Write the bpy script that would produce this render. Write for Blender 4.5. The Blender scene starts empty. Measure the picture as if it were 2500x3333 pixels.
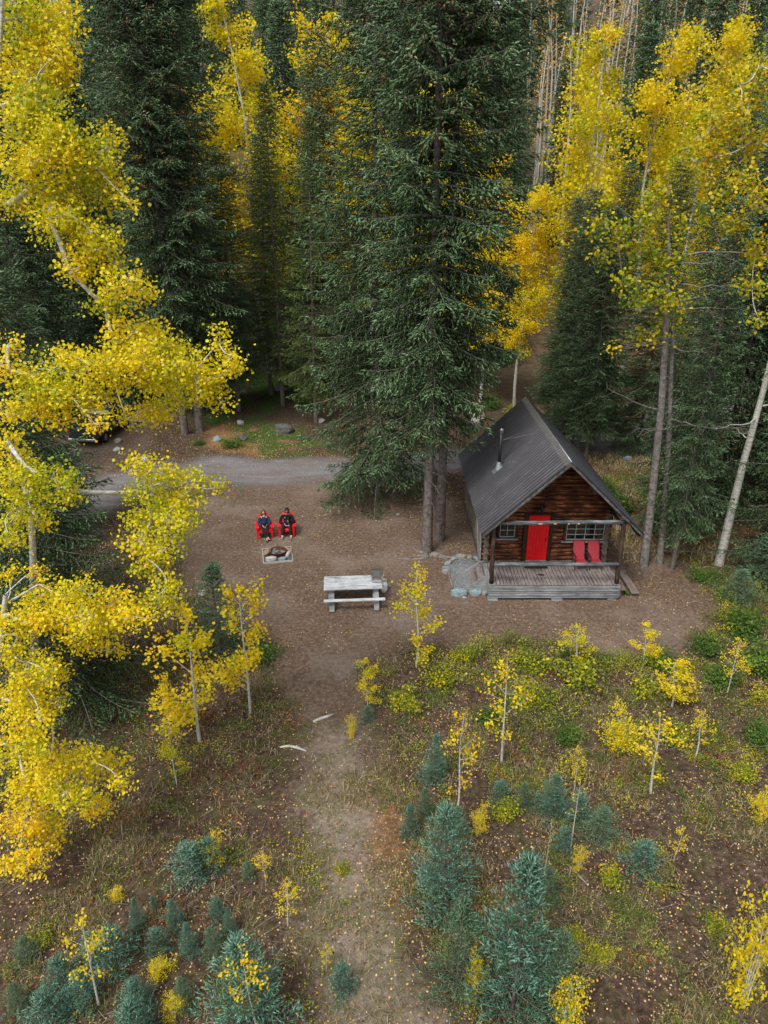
import bpy, math, random
import numpy as np
from mathutils import Vector, Matrix
R = math.radians
C = bpy.context.scene.collection
rng = np.random.default_rng(11)
random.seed(5)

# ------------------------------------------------------------------ camera, sky, sun, exposure
CH, PITCH, FPX = 14.294, 0.42100, 2289.4
cam = bpy.data.objects.new('camera', bpy.data.cameras.new('camera'))
C.objects.link(cam)
cam.location = (0, 0, CH)
cam.rotation_euler = (R(90) - PITCH, 0, 0)
cam.data.sensor_fit = 'VERTICAL'
cam.data.sensor_height = 24.0
cam.data.lens = 24.0 * FPX / 3333.0
cam.data.clip_start = 0.3
cam.data.clip_end = 1500
bpy.context.scene.camera = cam
SUN_EL, SUN_AZ = 58, 215            # degrees; azimuth clockwise from +Y
w = bpy.data.worlds.new('World'); bpy.context.scene.world = w
w.use_nodes = True
nt = w.node_tree
sky = nt.nodes.new('ShaderNodeTexSky'); sky.sky_type = 'NISHITA'; sky.sun_disc = False
sky.sun_elevation = R(SUN_EL); sky.sun_rotation = R(SUN_AZ); sky.dust_density = 4.0; sky.air_density = 1.0
hs = nt.nodes.new('ShaderNodeHueSaturation'); hs.inputs['Saturation'].default_value = 0.38
bg = nt.nodes['Background']; bg.inputs['Strength'].default_value = 0.14
nt.links.new(sky.outputs[0], hs.inputs['Color']); nt.links.new(hs.outputs[0], bg.inputs['Color'])
sun = bpy.data.objects.new('sun', bpy.data.lights.new('sun', 'SUN')); C.objects.link(sun)
sun.data.energy = 1.5; sun.data.angle = R(16); sun.data.color = (1.0, 0.965, 0.91)
sun.rotation_euler = (R(90 - SUN_EL), 0, R(180 - SUN_AZ))
vs = bpy.context.scene.view_settings
vs.view_transform = 'Standard'; vs.look = 'None'; vs.gamma = 1.0; vs.exposure = 0.55

# ------------------------------------------------------------------ photo measurements -> places on the ground
def ray(x, y):
    r = x - 1250; u = -(y - 1666.5)
    return (r, FPX*math.cos(PITCH) + u*math.sin(PITCH), -FPX*math.sin(PITCH) + u*math.cos(PITCH))
def G(x, y, z=0.0):
    a, b, c = ray(x, y); t = (z - CH)/c
    return a*t, b*t
K = 1.5069
def GD(x, y): return G(x*K, y*K)
def PY(x, y, Y):
    a, b, c = ray(x, y); t = Y/b
    return np.array([a*t, Y, CH + c*t])

# ------------------------------------------------------------------ terrain height
def vnoise(x, y, s, seed=0):
    x = np.asarray(x, float)/s; y = np.asarray(y, float)/s
    xi = np.floor(x).astype(np.int64); yi = np.floor(y).astype(np.int64)
    fx = x - xi; fy = y - yi
    fx = fx*fx*(3-2*fx); fy = fy*fy*(3-2*fy)
    def h(i, j):
        n = (i*374761393 + j*668265263 + seed*974711) & 0x7fffffff
        n = ((n ^ (n >> 13))*1274126177) & 0x7fffffff
        return ((n ^ (n >> 16)) & 0xffff)/65535.0
    return (h(xi, yi)*(1-fx) + h(xi+1, yi)*fx)*(1-fy) + (h(xi, yi+1)*(1-fx) + h(xi+1, yi+1)*fx)*fy
def sstep(a, b, x):
    t = np.clip((np.asarray(x, float)-a)/(b-a), 0, 1); return t*t*(3-2*t)
def gz(x, y):
    x = np.asarray(x, float); y = np.asarray(y, float)
    n = (vnoise(x, y, 3.1, 1)-.5)*.10 + (vnoise(x, y, .9, 2)-.5)*.035
    flat = np.maximum(np.exp(-(((x-6.5)/5)**4 + ((y-26)/6)**4)), np.exp(-(((x+2.5)/6)**4 + ((y-26)/6)**4)))
    n = n*(1-.85*flat) - .0
    yy = y + 0.05*np.abs(x)
    hill = np.where(yy > 68, 0.46*(np.sqrt((yy-68)**2 + 64) - 8), 0)
    hill = np.minimum(hill, 51 + 0.02*(yy))
    return n + hill + (vnoise(x, y, 22, 4)-.5)*5*sstep(66, 120, yy)
def gzf(x, y): return float(gz(x, y))

# ------------------------------------------------------------------ object helpers
def tag(o, label=None, cat=None, group=None, kind=None):
    if label: o['label'] = label
    if cat: o['category'] = cat
    if group: o['group'] = group
    if kind: o['kind'] = kind
    return o
def empty(name, loc, rz=0, label=None, cat=None, group=None):
    o = bpy.data.objects.new(name, None); C.objects.link(o)
    o.empty_display_size = 0.1
    o.location = loc; o.rotation_euler = (0, 0, rz)
    return tag(o, label, cat, group)
def link(name, me, parent=None, loc=None):
    o = bpy.data.objects.new(name, me); C.objects.link(o)
    if parent is not None: o.parent = parent
    if loc is not None: o.location = loc
    return o
def np_mesh(name, V, faces, mat, v=None, smooth=False):
    """V (N,3); faces = list of (M,k) int arrays; v = per-vertex shade value"""
    me = bpy.data.meshes.new(name)
    V = np.asarray(V, np.float32)
    me.vertices.add(len(V)); me.vertices.foreach_set('co', V.ravel())
    faces = [np.asarray(f, np.int32) for f in faces if len(f)]
    loops = np.concatenate([f.ravel() for f in faces])
    sizes = np.concatenate([np.full(len(f), f.shape[1], np.int32) for f in faces])
    starts = np.concatenate([[0], np.cumsum(sizes)[:-1]]).astype(np.int32)
    me.loops.add(len(loops)); me.loops.foreach_set('vertex_index', loops)
    me.polygons.add(len(sizes)); me.polygons.foreach_set('loop_start', starts)
    me.polygons.foreach_set('loop_total', sizes)
    if smooth: me.polygons.foreach_set('use_smooth', np.ones(len(sizes), bool))
    if v is not None:
        a = me.attributes.new('v', 'FLOAT', 'POINT'); a.data.foreach_set('value', np.asarray(v, np.float32))
    me.update(calc_edges=True)
    me.validate()
    if mat: me.materials.append(mat)
    return me

class MB:
    """collects primitive shapes into one mesh object"""
    def __init__(s): s.v = []; s.f = []; s.sm = []
    def add(s, vs, fs, smooth=False, M=None):
        b = len(s.v)
        for p in vs:
            p = Vector(p)
            s.v.append(tuple(M @ p) if M is not None else tuple(p))
        for f in fs: s.f.append([b+i for i in f]); s.sm.append(smooth)
        return s
    def box(s, x0, x1, y0, y1, z0, z1, M=None, bev=0.0):
        if x0 > x1: x0, x1 = x1, x0
        if y0 > y1: y0, y1 = y1, y0
        if z0 > z1: z0, z1 = z1, z0
        b = min(bev, (x1-x0)*.45, (y1-y0)*.45, (z1-z0)*.45)
        if b <= 0:
            vs = [(x0,y0,z0),(x1,y0,z0),(x1,y1,z0),(x0,y1,z0),(x0,y0,z1),(x1,y0,z1),(x1,y1,z1),(x0,y1,z1)]
            return s.add(vs, [(0,3,2,1),(4,5,6,7),(0,1,5,4),(1,2,6,5),(2,3,7,6),(3,0,4,7)], M=M)
        vs = []
        for z, i in ((z0, b), (z0+b, 0), (z1-b, 0), (z1, b)):
            vs += [(x0+i+(b if i == 0 else 0), y0+i, z), (x1-i-(b if i == 0 else 0), y0+i, z), (x1-i, y0+i+(b if i == 0 else 0), z), (x1-i, y1-i-(b if i == 0 else 0), z),
                   (x1-i-(b if i == 0 else 0), y1-i, z), (x0+i+(b if i == 0 else 0), y1-i, z), (x0+i, y1-i-(b if i == 0 else 0), z), (x0+i, y0+i+(b if i == 0 else 0), z)]
        # collapse doubled corners of the inset rings is unnecessary: they are tiny
        fs = [tuple(range(7, -1, -1)), tuple(range(24, 32))]
        for k in range(3):
            for j in range(8):
                fs.append((k*8+j, k*8+(j+1) % 8, k*8+8+(j+1) % 8, k*8+8+j))
        return s.add(vs, fs, M=M)
    def beam(s, p, q, wd, ht, bev=.004, up=(0, 0, 1)):
        p = Vector(p); q = Vector(q); d = (q-p); L = d.length; d.normalize()
        up = Vector(up)
        if abs(d.dot(up)) > .98: up = Vector((0, 1, 0))
        x = d.cross(up).normalized(); z = x.cross(d).normalized()
        M = Matrix((x, d, z)).transposed().to_4x4(); M.translation = p
        return s.box(-wd/2, wd/2, 0, L, -ht/2, ht/2, M=M, bev=bev)
    def tube(s, pts, rad, n=8, caps=True, smooth=True):
        pts = [Vector(p) for p in pts]; m = len(pts)
        if not hasattr(rad, '__len__'): rad = [rad]*m
        vs = []; ref = None
        for i in range(m):
            t = (pts[min(i+1, m-1)] - pts[max(i-1, 0)]).normalized()
            if ref is None:
                ref = Vector((0, 0, 1)) if abs(t.z) < .9 else Vector((1, 0, 0))
            x = t.cross(ref).normalized(); y = x.cross(t).normalized(); ref = y
            for k in range(n):
                a = 2*math.pi*k/n
                vs.append(pts[i] + (x*math.cos(a) + y*math.sin(a))*rad[i])
        fs = [(i*n+k, i*n+(k+1) % n, (i+1)*n+(k+1) % n, (i+1)*n+k) for i in range(m-1) for k in range(n)]
        b = len(s.v); s.add(vs, fs, smooth)
        if caps: s.add([], [])
        if caps:
            s.f.append([b+k for k in range(n-1, -1, -1)]); s.sm.append(False)
            s.f.append([b+(m-1)*n+k for k in range(n)]); s.sm.append(False)
        return s
    def lathe(s, prof, n=20, M=None, smooth=True):
        vs = [(r*math.cos(2*math.pi*k/n), r*math.sin(2*math.pi*k/n), z) for r, z in prof for k in range(n)]
        m = len(prof)
        fs = [(i*n+k, i*n+(k+1) % n, (i+1)*n+(k+1) % n, (i+1)*n+k) for i in range(m-1) for k in range(n)]
        return s.add(vs, fs, smooth, M)
    def ell(s, c, r, n=14, m=9, M=None):
        vs = []; fs = []
        for i in range(m+1):
            th = math.pi*i/m
            for k in range(n):
                a = 2*math.pi*k/n
                rr = max(math.sin(th), .02)
                vs.append((c[0]+r[0]*rr*math.cos(a), c[1]+r[1]*rr*math.sin(a), c[2]+r[2]*math.cos(th)))
        for i in range(m):
            for k in range(n): fs.append((i*n+k, (i+1)*n+k, (i+1)*n+(k+1) % n, i*n+(k+1) % n))
        fs.append(tuple(range(n-1, -1, -1))[::-1]); fs.append(tuple(m*n+k for k in range(n-1, -1, -1)))
        return s.add(vs, fs, True, M)
    def prism(s, poly, y0, y1, M=None):
        n = len(poly)
        vs = [(x, y0, z) for x, z in poly] + [(x, y1, z) for x, z in poly]
        fs = [tuple(range(n)), tuple(range(2*n-1, n-1, -1))] + [(i, (i+1) % n + 0, (i+1) % n + n, i+n)[::-1] for i in range(n)]
        return s.add(vs, fs, M=M)
    def build(s, name, mat, parent=None, loc=None):
        me = bpy.data.meshes.new(name)
        me.from_pydata(s.v, [], s.f)
        me.polygons.foreach_set('use_smooth', s.sm)
        me.update()
        if mat: me.materials.append(mat)
        return link(name, me, parent, loc)

def copy_thing(o, **kw):
    c = o.copy(); C.objects.link(c)
    for ch in list(o.children):
        d = ch.copy(); C.objects.link(d); d.parent = c
        for g in list(ch.children):
            e = g.copy(); C.objects.link(e); e.parent = d
    return c

# ------------------------------------------------------------------ materials
class NT:
    def __init__(s, name):
        s.m = bpy.data.materials.new(name); s.m.use_nodes = True
        s.t = s.m.node_tree; s.b = s.t.nodes['Principled BSDF']; s.n = s.t.nodes; s.l = s.t.links
    def new(s, t, **kw):
        n = s.n.new(t)
        for k, v in kw.items(): setattr(n, k, v)
        return n
    def coord(s, kind='Object', scale=(1, 1, 1)):
        tc = s.new('ShaderNodeTexCoord'); mp = s.new('ShaderNodeMapping')
        mp.inputs['Scale'].default_value = scale
        s.l.new(tc.outputs[kind], mp.inputs[0]); return mp.outputs[0]
    def noise(s, vec, scale, detail=4, rough=.6):
        n = s.new('ShaderNodeTexNoise'); n.inputs['Scale'].default_value = scale
        n.inputs['Detail'].default_value = detail; n.inputs['Roughness'].default_value = rough
        s.l.new(vec, n.inputs['Vector']); return n.outputs['Fac']
    def ramp(s, fac, stops):
        n = s.new('ShaderNodeValToRGB'); e = n.color_ramp.elements
        while len(e) < len(stops): e.new(.5)
        for i, (p, c) in enumerate(stops):
            e[i].position = p; e[i].color = (*c, 1) if len(c) == 3 else c
        s.l.new(fac, n.inputs[0]); return n.outputs[0]
    def mix(s, a, b, fac, mode='MIX'):
        n = s.new('ShaderNodeMix', data_type='RGBA', blend_type=mode)
        for sock, val in ((n.inputs[0], fac), (n.inputs[6], a), (n.inputs[7], b)):
            if hasattr(val, 'is_linked') or hasattr(val, 'links'): s.l.new(val, sock)
            else:
                sock.default_value = val if not isinstance(val, tuple) else (*val, 1)
        return n.outputs[2]
    def math(s, op, a, b=0.0, clamp=False):
        n = s.new('ShaderNodeMath', operation=op); n.use_clamp = clamp
        for sock, val in ((n.inputs[0], a), (n.inputs[1], b)):
            if hasattr(val, 'links'): s.l.new(val, sock)
            else: sock.default_value = val
        return n.outputs[0]
    def attr(s, name):
        n = s.new('ShaderNodeAttribute'); n.attribute_name = name; return n
    def bump(s, h, st=.3, dist=.01):
        n = s.new('ShaderNodeBump'); n.inputs['Strength'].default_value = st; n.inputs['Distance'].default_value = dist
        s.l.new(h, n.inputs['Height']); s.l.new(n.outputs[0], s.b.inputs['Normal'])
    def done(s, col=None, rough=.8, spec=.3, metal=0):
        if col is not None:
            if hasattr(col, 'links'): s.l.new(col, s.b.inputs['Base Color'])
            else: s.b.inputs['Base Color'].default_value = (*col, 1)
        if hasattr(rough, 'links'): s.l.new(rough, s.b.inputs['Roughness'])
        else: s.b.inputs['Roughness'].default_value = rough
        s.b.inputs['Specular IOR Level'].default_value = spec; s.b.inputs['Metallic'].default_value = metal
        return s.m
def plain(name, c, rough=.7, spec=.3, metal=0, var=.25, scale=8, bump=0):
    t = NT(name); vec = t.coord()
    n = t.noise(vec, scale, 5)
    lo = tuple(x*(1-var) for x in c); hi = tuple(min(x*(1+var), 1) for x in c)
    col = t.ramp(n, [(.3, lo), (.7, hi)])
    if bump: t.bump(t.noise(vec, scale*4, 6), bump, .01)
    return t.done(col, rough, spec, metal)
def wood(name, stops, scale=(1, 14, 14), bump=.5, rough=.85, sc=2.2):
    t = NT(name); vec = t.coord('Object', scale)
    n = t.noise(vec, sc, 8, .7)
    n2 = t.noise(t.coord('Object', (1, 1, 1)), 1.4, 3)
    f = t.math('ADD', n, t.math('MULTIPLY', t.math('SUBTRACT', n2, .5), .5))
    col = t.ramp(f, stops)
    t.bump(n, bump, .008)
    return t.done(col, rough, .2)
def foliage(name, stops, transl=.3, rough=.55, spec=.25, large=None):
    """leaf / needle material: the shade value of each leaf picks its own colour"""
    t = NT(name); a = t.attr('v')
    oi = t.new('ShaderNodeObjectInfo')
    f = t.math('ADD', a.outputs['Fac'], t.math('MULTIPLY', t.math('SUBTRACT', oi.outputs['Random'], .5), .14))
    if large:
        f = t.math('ADD', f, t.math('MULTIPLY', t.math('SUBTRACT', t.noise(t.coord(), large, 3), .5), .6))
    col = t.ramp(f, stops)
    t.done(col, rough, spec)
    if transl > 0:
        tr = t.new('ShaderNodeBsdfTranslucent'); t.l.new(col, tr.inputs[0])
        mx = t.new('ShaderNodeMixShader'); mx.inputs[0].default_value = transl
        out = t.n['Material Output']
        t.l.new(t.b.outputs[0], mx.inputs[1]); t.l.new(tr.outputs[0], mx.inputs[2]); t.l.new(mx.outputs[0], out.inputs[0])
    return t.m

M = {}
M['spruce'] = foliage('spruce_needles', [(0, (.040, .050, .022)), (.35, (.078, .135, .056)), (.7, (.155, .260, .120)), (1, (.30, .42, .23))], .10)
M['spruce_light'] = foliage('yellow_green_needles', [(0, (.06, .085, .02)), (.4, (.13, .20, .05)), (1, (.27, .36, .11))], .12)
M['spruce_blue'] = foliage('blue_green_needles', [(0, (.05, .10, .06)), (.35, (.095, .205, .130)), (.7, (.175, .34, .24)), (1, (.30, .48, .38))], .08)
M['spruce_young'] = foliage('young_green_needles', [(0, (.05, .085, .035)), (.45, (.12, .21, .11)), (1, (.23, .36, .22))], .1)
M['cones'] = foliage('brown_cones', [(0, (.16, .075, .035)), (1, (.34, .17, .08))], 0)
AY = [(0, (.20, .28, .015)), (.22, (.42, .47, .015)), (.42, (.76, .66, .018)), (.72, (.92, .70, .016)), (1, (.88, .46, .015))]
M['aspen'] = foliage('aspen_leaves', AY, .46, .5, .3)
M['aspen_big'] = foliage('aspen_leaves_mottled', AY, .44, .5, .3, large=.55)
M['aspen_orange'] = foliage('orange_aspen_leaves', [(0, (.75, .42, .05)), (1, (.85, .50, .13))], .38)
M['poplar'] = foliage('poplar_leaves', [(0, (.08, .16, .015)), (.35, (.25, .32, .015)), (.65, (.66, .50, .012)), (1, (.72, .36, .012))], .35)
M['shrub'] = foliage('shrub_leaves', [(0, (.04, .07, .015)), (.35, (.11, .17, .02)), (.62, (.28, .32, .022)), (.85, (.60, .50, .02)), (1, (.75, .48, .02))], .3)
M['shrub_dark'] = foliage('dark_shrub_leaves', [(0, (.03, .065, .015)), (.5, (.07, .14, .025)), (1, (.20, .28, .03))], .25)
def bark_aspen():
    t = NT('aspen_bark'); v = t.coord('Object', (1, 1, 5))
    f = t.noise(v, 4, 6, .7)
    col = t.ramp(f, [(.30, (.05, .045, .04)), (.42, (.36, .35, .30)), (.6, (.58, .57, .51)), (1, (.66, .66, .62))])
    t.bump(f, .3, .01); return t.done(col, .8, .2)
M['bark_aspen'] = bark_aspen()
M['bark_grey'] = plain('grey_bark', (.19, .17, .155), .95, .1, var=.6, scale=9, bump=1.0)
M['bark_spruce'] = plain('spruce_bark', (.155, .132, .118), .95, .1, var=.6, scale=7, bump=1.0)
M['twig'] = plain('grey_twigs', (.24, .21, .185), .9, .1, var=.4)

# ------------------------------------------------------------------ vegetation generators
def unit(a):
    return a/np.maximum(np.linalg.norm(a, axis=-1, keepdims=True), 1e-9)
def tubes_np(segs, n=5):
    """segs: list of (pts (k,3), radii (k,)) -> V, quads"""
    V = []; F = []; b = 0
    ang = np.arange(n)*2*np.pi/n
    for pts, rad in segs:
        pts = np.asarray(pts, float); k = len(pts)
        t = unit(np.gradient(pts, axis=0))
        ref = np.array([0, 0, 1.0]) if abs(t[:, 2]).mean() < .8 else np.array([1.0, .1, 0])
        x = unit(np.cross(t, ref)); y = np.cross(x, t)
        ring = pts[:, None] + (x[:, None]*np.cos(ang)[None, :, None] + y[:, None]*np.sin(ang)[None, :, None])*np.asarray(rad)[:, None, None]
        V.append(ring.reshape(-1, 3))
        i = np.arange(k-1)[:, None]*n; j = np.arange(n)[None]; j2 = (j+1) % n
        F.append(np.stack([i+j, i+j2, i+n+j2, i+n+j], -1).reshape(-1, 4) + b)
        b += k*n
    return np.concatenate(V), np.concatenate(F)
def shoots_np(P, D, L, W, v, g):
    """thin three-sided pyramids: base P, direction D, length L, width W"""
    N = len(P); D = unit(D)
    r = unit(g.normal(size=(N, 3))); x = unit(np.cross(D, r)); y = np.cross(D, x)
    ring = []
    for k in range(3):
        a = 2*np.pi*k/3
        ring.append(P + D*(L*.25)[:, None] + (x*math.cos(a) + y*math.sin(a))*(W*.5)[:, None])
    V = np.stack(ring + [P + D*L[:, None], P], 1).reshape(-1, 3)
    b = np.arange(N)[:, None]*5
    F = np.concatenate([b + np.array(q) for q in ([0, 1, 3], [1, 2, 3], [2, 0, 3], [1, 0, 4], [2, 1, 4], [0, 2, 4])])
    return V, F, np.repeat(v, 5)
def leaves_np(P, Nrm, S, v, g, sides=6, asp=1.0, fold=.0):
    N = len(P); Nrm = unit(Nrm)
    r = unit(g.normal(size=(N, 3))); x = unit(np.cross(Nrm, r)); y = np.cross(Nrm, x)
    ring = []
    for k in range(sides):
        a = 2*np.pi*k/sides
        rr = S*.5
        ring.append(P + x*(math.cos(a)*rr)[:, None] + y*(math.sin(a)*rr*asp)[:, None] + Nrm*(fold*rr*abs(math.sin(a)))[:, None])
    V = np.stack(ring, 1).reshape(-1, 3)
    F = np.arange(N)[:, None]*sides + np.arange(sides)[None]
    return V, F, np.repeat(v, sides)
def needle_shoots_np(P, D, L, W, v, g, nn=16):
    """young-spruce shoots: a thin core with many needles standing off it"""
    V1, F1, v1 = shoots_np(P, D, L*1.05, W*.85, v, g)
    N = len(P); D = unit(D)
    r = unit(g.normal(size=(N, 3))); x = unit(np.cross(D, r)); y = np.cross(D, x)
    t = (np.arange(nn)+.5)/nn
    a = g.uniform(0, 2*np.pi, (N, nn))
    rad = x[:, None]*np.cos(a)[..., None] + y[:, None]*np.sin(a)[..., None]
    base = P[:, None] + D[:, None]*(t[None]*L[:, None])[..., None]
    nl = W[:, None]*.72*(1.05-.45*t[None])
    tip = base + (rad*.85 + D[:, None]*.75)*nl[..., None]
    side = np.cross(rad, D[:, None])*(W[:, None]*.11)[..., None]
    V2 = np.stack([base-side, base+side, tip], 2).reshape(-1, 3)
    F2 = np.arange(N*nn)[:, None]*3 + np.arange(3)[None] + len(V1)
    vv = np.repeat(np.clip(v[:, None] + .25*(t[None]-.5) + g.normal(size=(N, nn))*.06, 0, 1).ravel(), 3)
    return np.concatenate([V1, V2]), np.concatenate([F1, F2]), np.concatenate([v1, vv])

def spruce_meshes(name, seed, H, Rm, clear, lev, twsp, shoot, sw, mat, young=False, per=6, prof=.75, droop=1.0, cones=0.0, bark='bark_spruce', dead=True, low=1.0):
    g = np.random.default_rng(seed)
    segs = []; P = []; D = []; Ls = []; vv = []
    zs = []; z = clear
    while z < H*.985:
        zs.append(z); z += lev*(.75+.5*g.random())*(1.0 if z < H*.7 else .7)
    n = 9
    lean = g.normal(size=2)*.012*H
    tz = np.linspace(0, H, n)
    tp = np.stack([lean[0]*(tz/H)**2, lean[1]*(tz/H)**2, tz], 1)
    rb = (.0062*H+.01) if not young else .012*H
    tr = rb*(1-tz/H)**.8 + .004
    tr[0] *= 1.25
    def tpos(z): return np.array([np.interp(z, tz, tp[:, 0]), np.interp(z, tz, tp[:, 1]), z])
    segs.append((tp, tr))
    if dead and clear > 1:
        for _ in range(int(clear*3)):
            z = g.uniform(.35*clear, clear+2); a = g.uniform(0, 6.28); L = g.uniform(.4, 1.5)
            d = np.array([math.cos(a), math.sin(a), -.12]); q = tpos(z)
            segs.append((np.array([q, q+d*L*.5+[0, 0, .03], q+d*L+[0, 0, -.10*L]]), np.array([.018, .012, .005])))
    for z in zs:
        u = (z-clear*.4)/(H-clear*.4); u = min(max(u, 0), 1)
        Lm = Rm*(1-u)**prof*(1.0 if z > clear+.30*H else low+(1-low)*((z-clear)/(.30*H))**.7)
        k = per if not young else max(4, per-1)
        a0 = g.uniform(0, 6.28)
        for b in range(k):
            a = a0 + 6.283*b/k + g.normal()*.25
            L = Lm*g.uniform(.62, 1.12)+.05*shoot
            if g.random() < .10: L *= 1.18
            if L < shoot*.5: L = shoot*.5
            up = .10 + .75*u**1.5 if not young else .25+.6*u
            up += g.normal()*.06
            sag = (.62*(1-u)+.1)*droop*(1 if not young else .45)
            tip = .30*(1-u)*droop*(1 if not young else .6) + .05
            h = np.array([math.cos(a), math.sin(a), 0]); s = np.array([-math.sin(a), math.cos(a), 0])
            bend = g.normal()*.12
            t = np.linspace(0, 1, 7)
            q = tpos(z)[None] + h*(t*L)[:, None] + s*(bend*L*t**2)[:, None] + np.array([0, 0, 1])*((up*t - sag*t**1.6 + tip*t**3)*L)[:, None]
            segs.append((q, (.010*L+.004)*(1-t*.9)*(1 if not young else .8)))
            # side twigs
            m = max(3, int(L*.88/twsp))
            tt = np.linspace(.14, 1.0, m) + g.normal(size=m)*.01
            tt = np.clip(tt, .05, 1)
            B = np.stack([np.interp(tt, t, q[:, c]) for c in range(3)], 1)
            T = unit(np.stack([np.interp(tt, t, np.gradient(q[:, c], t)) for c in range(3)], 1))
            for sd in (-1, 1):
                tl = (L*.40*(1-tt)**.8 + shoot*.9)*g.uniform(.6, 1.15, m)
                tl = np.minimum(tl, 1.25 if not young else 9)
                nrm = unit(np.cross(T, np.array([0, 0, 1.0])))
                d = unit(T*.75 + nrm*sd*g.uniform(.45, 1.0, m)[:, None] + np.array([0, 0, 1])*(g.uniform(-.42, .05, m)*(1 if not young else .2) + (.1 if young else 0))[:, None])
                ns = np.maximum(2, np.ceil(tl/(shoot*.50)).astype(int))
                mx = ns.max()
                sidx = np.arange(mx)[None]; ok = sidx < ns[:, None]
                f = (sidx+.35)/ns[:, None]
                hang = np.array([0, 0, -1.0])*(f**2*tl[:, None]*.30*(1 if not young else .1))[..., None]
                pp = B[:, None] + d[:, None]*(f*tl[:, None])[..., None] + hang
                dd = d[:, None]*.9 + g.normal(size=(m, mx, 3))*.42 + np.array([0, 0, -1.0])*(.34 if not young else -.12) + nrm[:, None]*sd*.2
                P.append(pp[ok]); D.append(dd[ok])
                Ls.append((shoot*g.uniform(.7, 1.25, (m, mx)))[ok])
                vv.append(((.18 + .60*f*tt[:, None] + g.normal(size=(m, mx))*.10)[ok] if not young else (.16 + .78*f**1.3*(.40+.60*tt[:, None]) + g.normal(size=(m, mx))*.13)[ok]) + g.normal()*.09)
            # tip shoots
            P.append(q[-1:] - unit(q[-1:]-q[-2:-1])*shoot*.2); D.append(unit(q[-1:]-q[-2:-1])); Ls.append(np.array([shoot*1.2])); vv.append(np.array([.8]))
    # leader
    nL = 5 if young else 8
    for i in range(nL):
        P.append(np.array([tpos(H - .10*shoot*i*3)])); a = g.uniform(0, 6.28)
        D.append(np.array([[math.cos(a)*(.08+.5*(i > 0)), math.sin(a)*(.08+.5*(i > 0)), 1]])); Ls.append(np.array([shoot*1.3])); vv.append(np.array([.8]))
    P = np.concatenate(P); D = np.concatenate(D); Ls = np.concatenate(Ls); vv = np.clip(np.concatenate(vv), 0, 1)
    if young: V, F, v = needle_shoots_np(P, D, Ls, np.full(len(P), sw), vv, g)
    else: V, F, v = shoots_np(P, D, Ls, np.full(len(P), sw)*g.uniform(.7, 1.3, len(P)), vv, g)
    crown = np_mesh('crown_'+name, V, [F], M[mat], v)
    TV, TF = tubes_np(segs, 6)
    trunk = np_mesh('trunk_'+name, TV, [TF], M[bark], None, True)
    cn = None
    if cones > 0:
        sel = (P[:, 2] > H*(1-cones)) & (g.random(len(P)) < .07)
        q = P[sel]
        cl = unit(g.normal(size=(len(q), 3))*.25 + np.array([0, 0, -1.0]))
        V, F, v = shoots_np(q, cl, g.uniform(.12, .2, len(q)), np.full(len(q), .075), g.random(len(q)), g)
        cn = np_mesh('cones_'+name, V, [F], M['cones'], v)
    return trunk, crown, cn
def put_tree(kind, meshes, x, y, scale, rz, label, cat, group=None, sz=None, z=None, mats=None):
    t = empty(kind, (x, y, gzf(x, y)-.03 if z is None else z), rz, label, cat, group)
    sz = sz or scale
    t.scale = (scale, scale, sz)
    names = ['trunk', 'crown', 'cones']
    for me, nm in zip(meshes, names):
        if me is None: continue
        q_ = link(nm, me, t)
        if nm == 'cones': q_['kind'] = 'stuff'
    return t

def grow_limbs(root_path, root_rad, nodes, g, sag=.06):
    """nodes (N,3) joined as a tree to the trunk path; returns segs"""
    nodes = np.asarray(nodes); N = len(nodes)
    # trunk candidates
    tk = np.linspace(0, 1, 60)
    rp = np.asarray(root_path); s = np.linspace(0, 1, len(rp))
    TP = np.stack([np.interp(tk, s, rp[:, c]) for c in range(3)], 1); TR = np.interp(tk, s, root_rad)
    dmin = np.linalg.norm(nodes[:, None]-TP[None], axis=2).min(1)
    order = np.argsort(dmin)
    parent = {}; done = []
    for i in order:
        best = None
        # trunk: prefers attaching lower down so limbs rise
        dz = np.abs((TP[:, 2] + .35*np.linalg.norm(nodes[i][None, :2]-TP[:, :2], axis=1)) - nodes[i][2])
        c = np.linalg.norm(nodes[i]-TP, axis=1)+.5*dz
        k = int(np.argmin(c)); best = (c[k], ('t', k))
        for j in done:
            d = np.linalg.norm(nodes[i]-nodes[j])
            cc = d + .35*dmin[j]
            if cc < best[0]: best = (cc, ('n', j))
        parent[i] = best[1]; done.append(i)
    cnt = np.ones(N)
    for i in order[::-1]:
        if parent[i][0] == 'n': cnt[parent[i][1]] += cnt[i]
    segs = []
    for i in order:
        kind, j = parent[i]
        a = TP[j] if kind == 't' else nodes[j]
        b = nodes[i]; L = np.linalg.norm(b-a)
        t = np.linspace(0, 1, 6)
        off = g.normal(size=3)*.07*L
        q = a[None]*(1-t)[:, None] + b[None]*t[:, None] + np.sin(t*np.pi)[:, None]*off[None] - np.array([0, 0, 1])*(np.sin(t*np.pi)*L*sag)[:, None]
        r0 = .0075*cnt[i]**.5+.003
        if kind == 't': r0 = min(r0*1.1, TR[j]*.8)
        segs.append((q, np.linspace(r0*1.15, r0*.8, 6)))
    return segs
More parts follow.
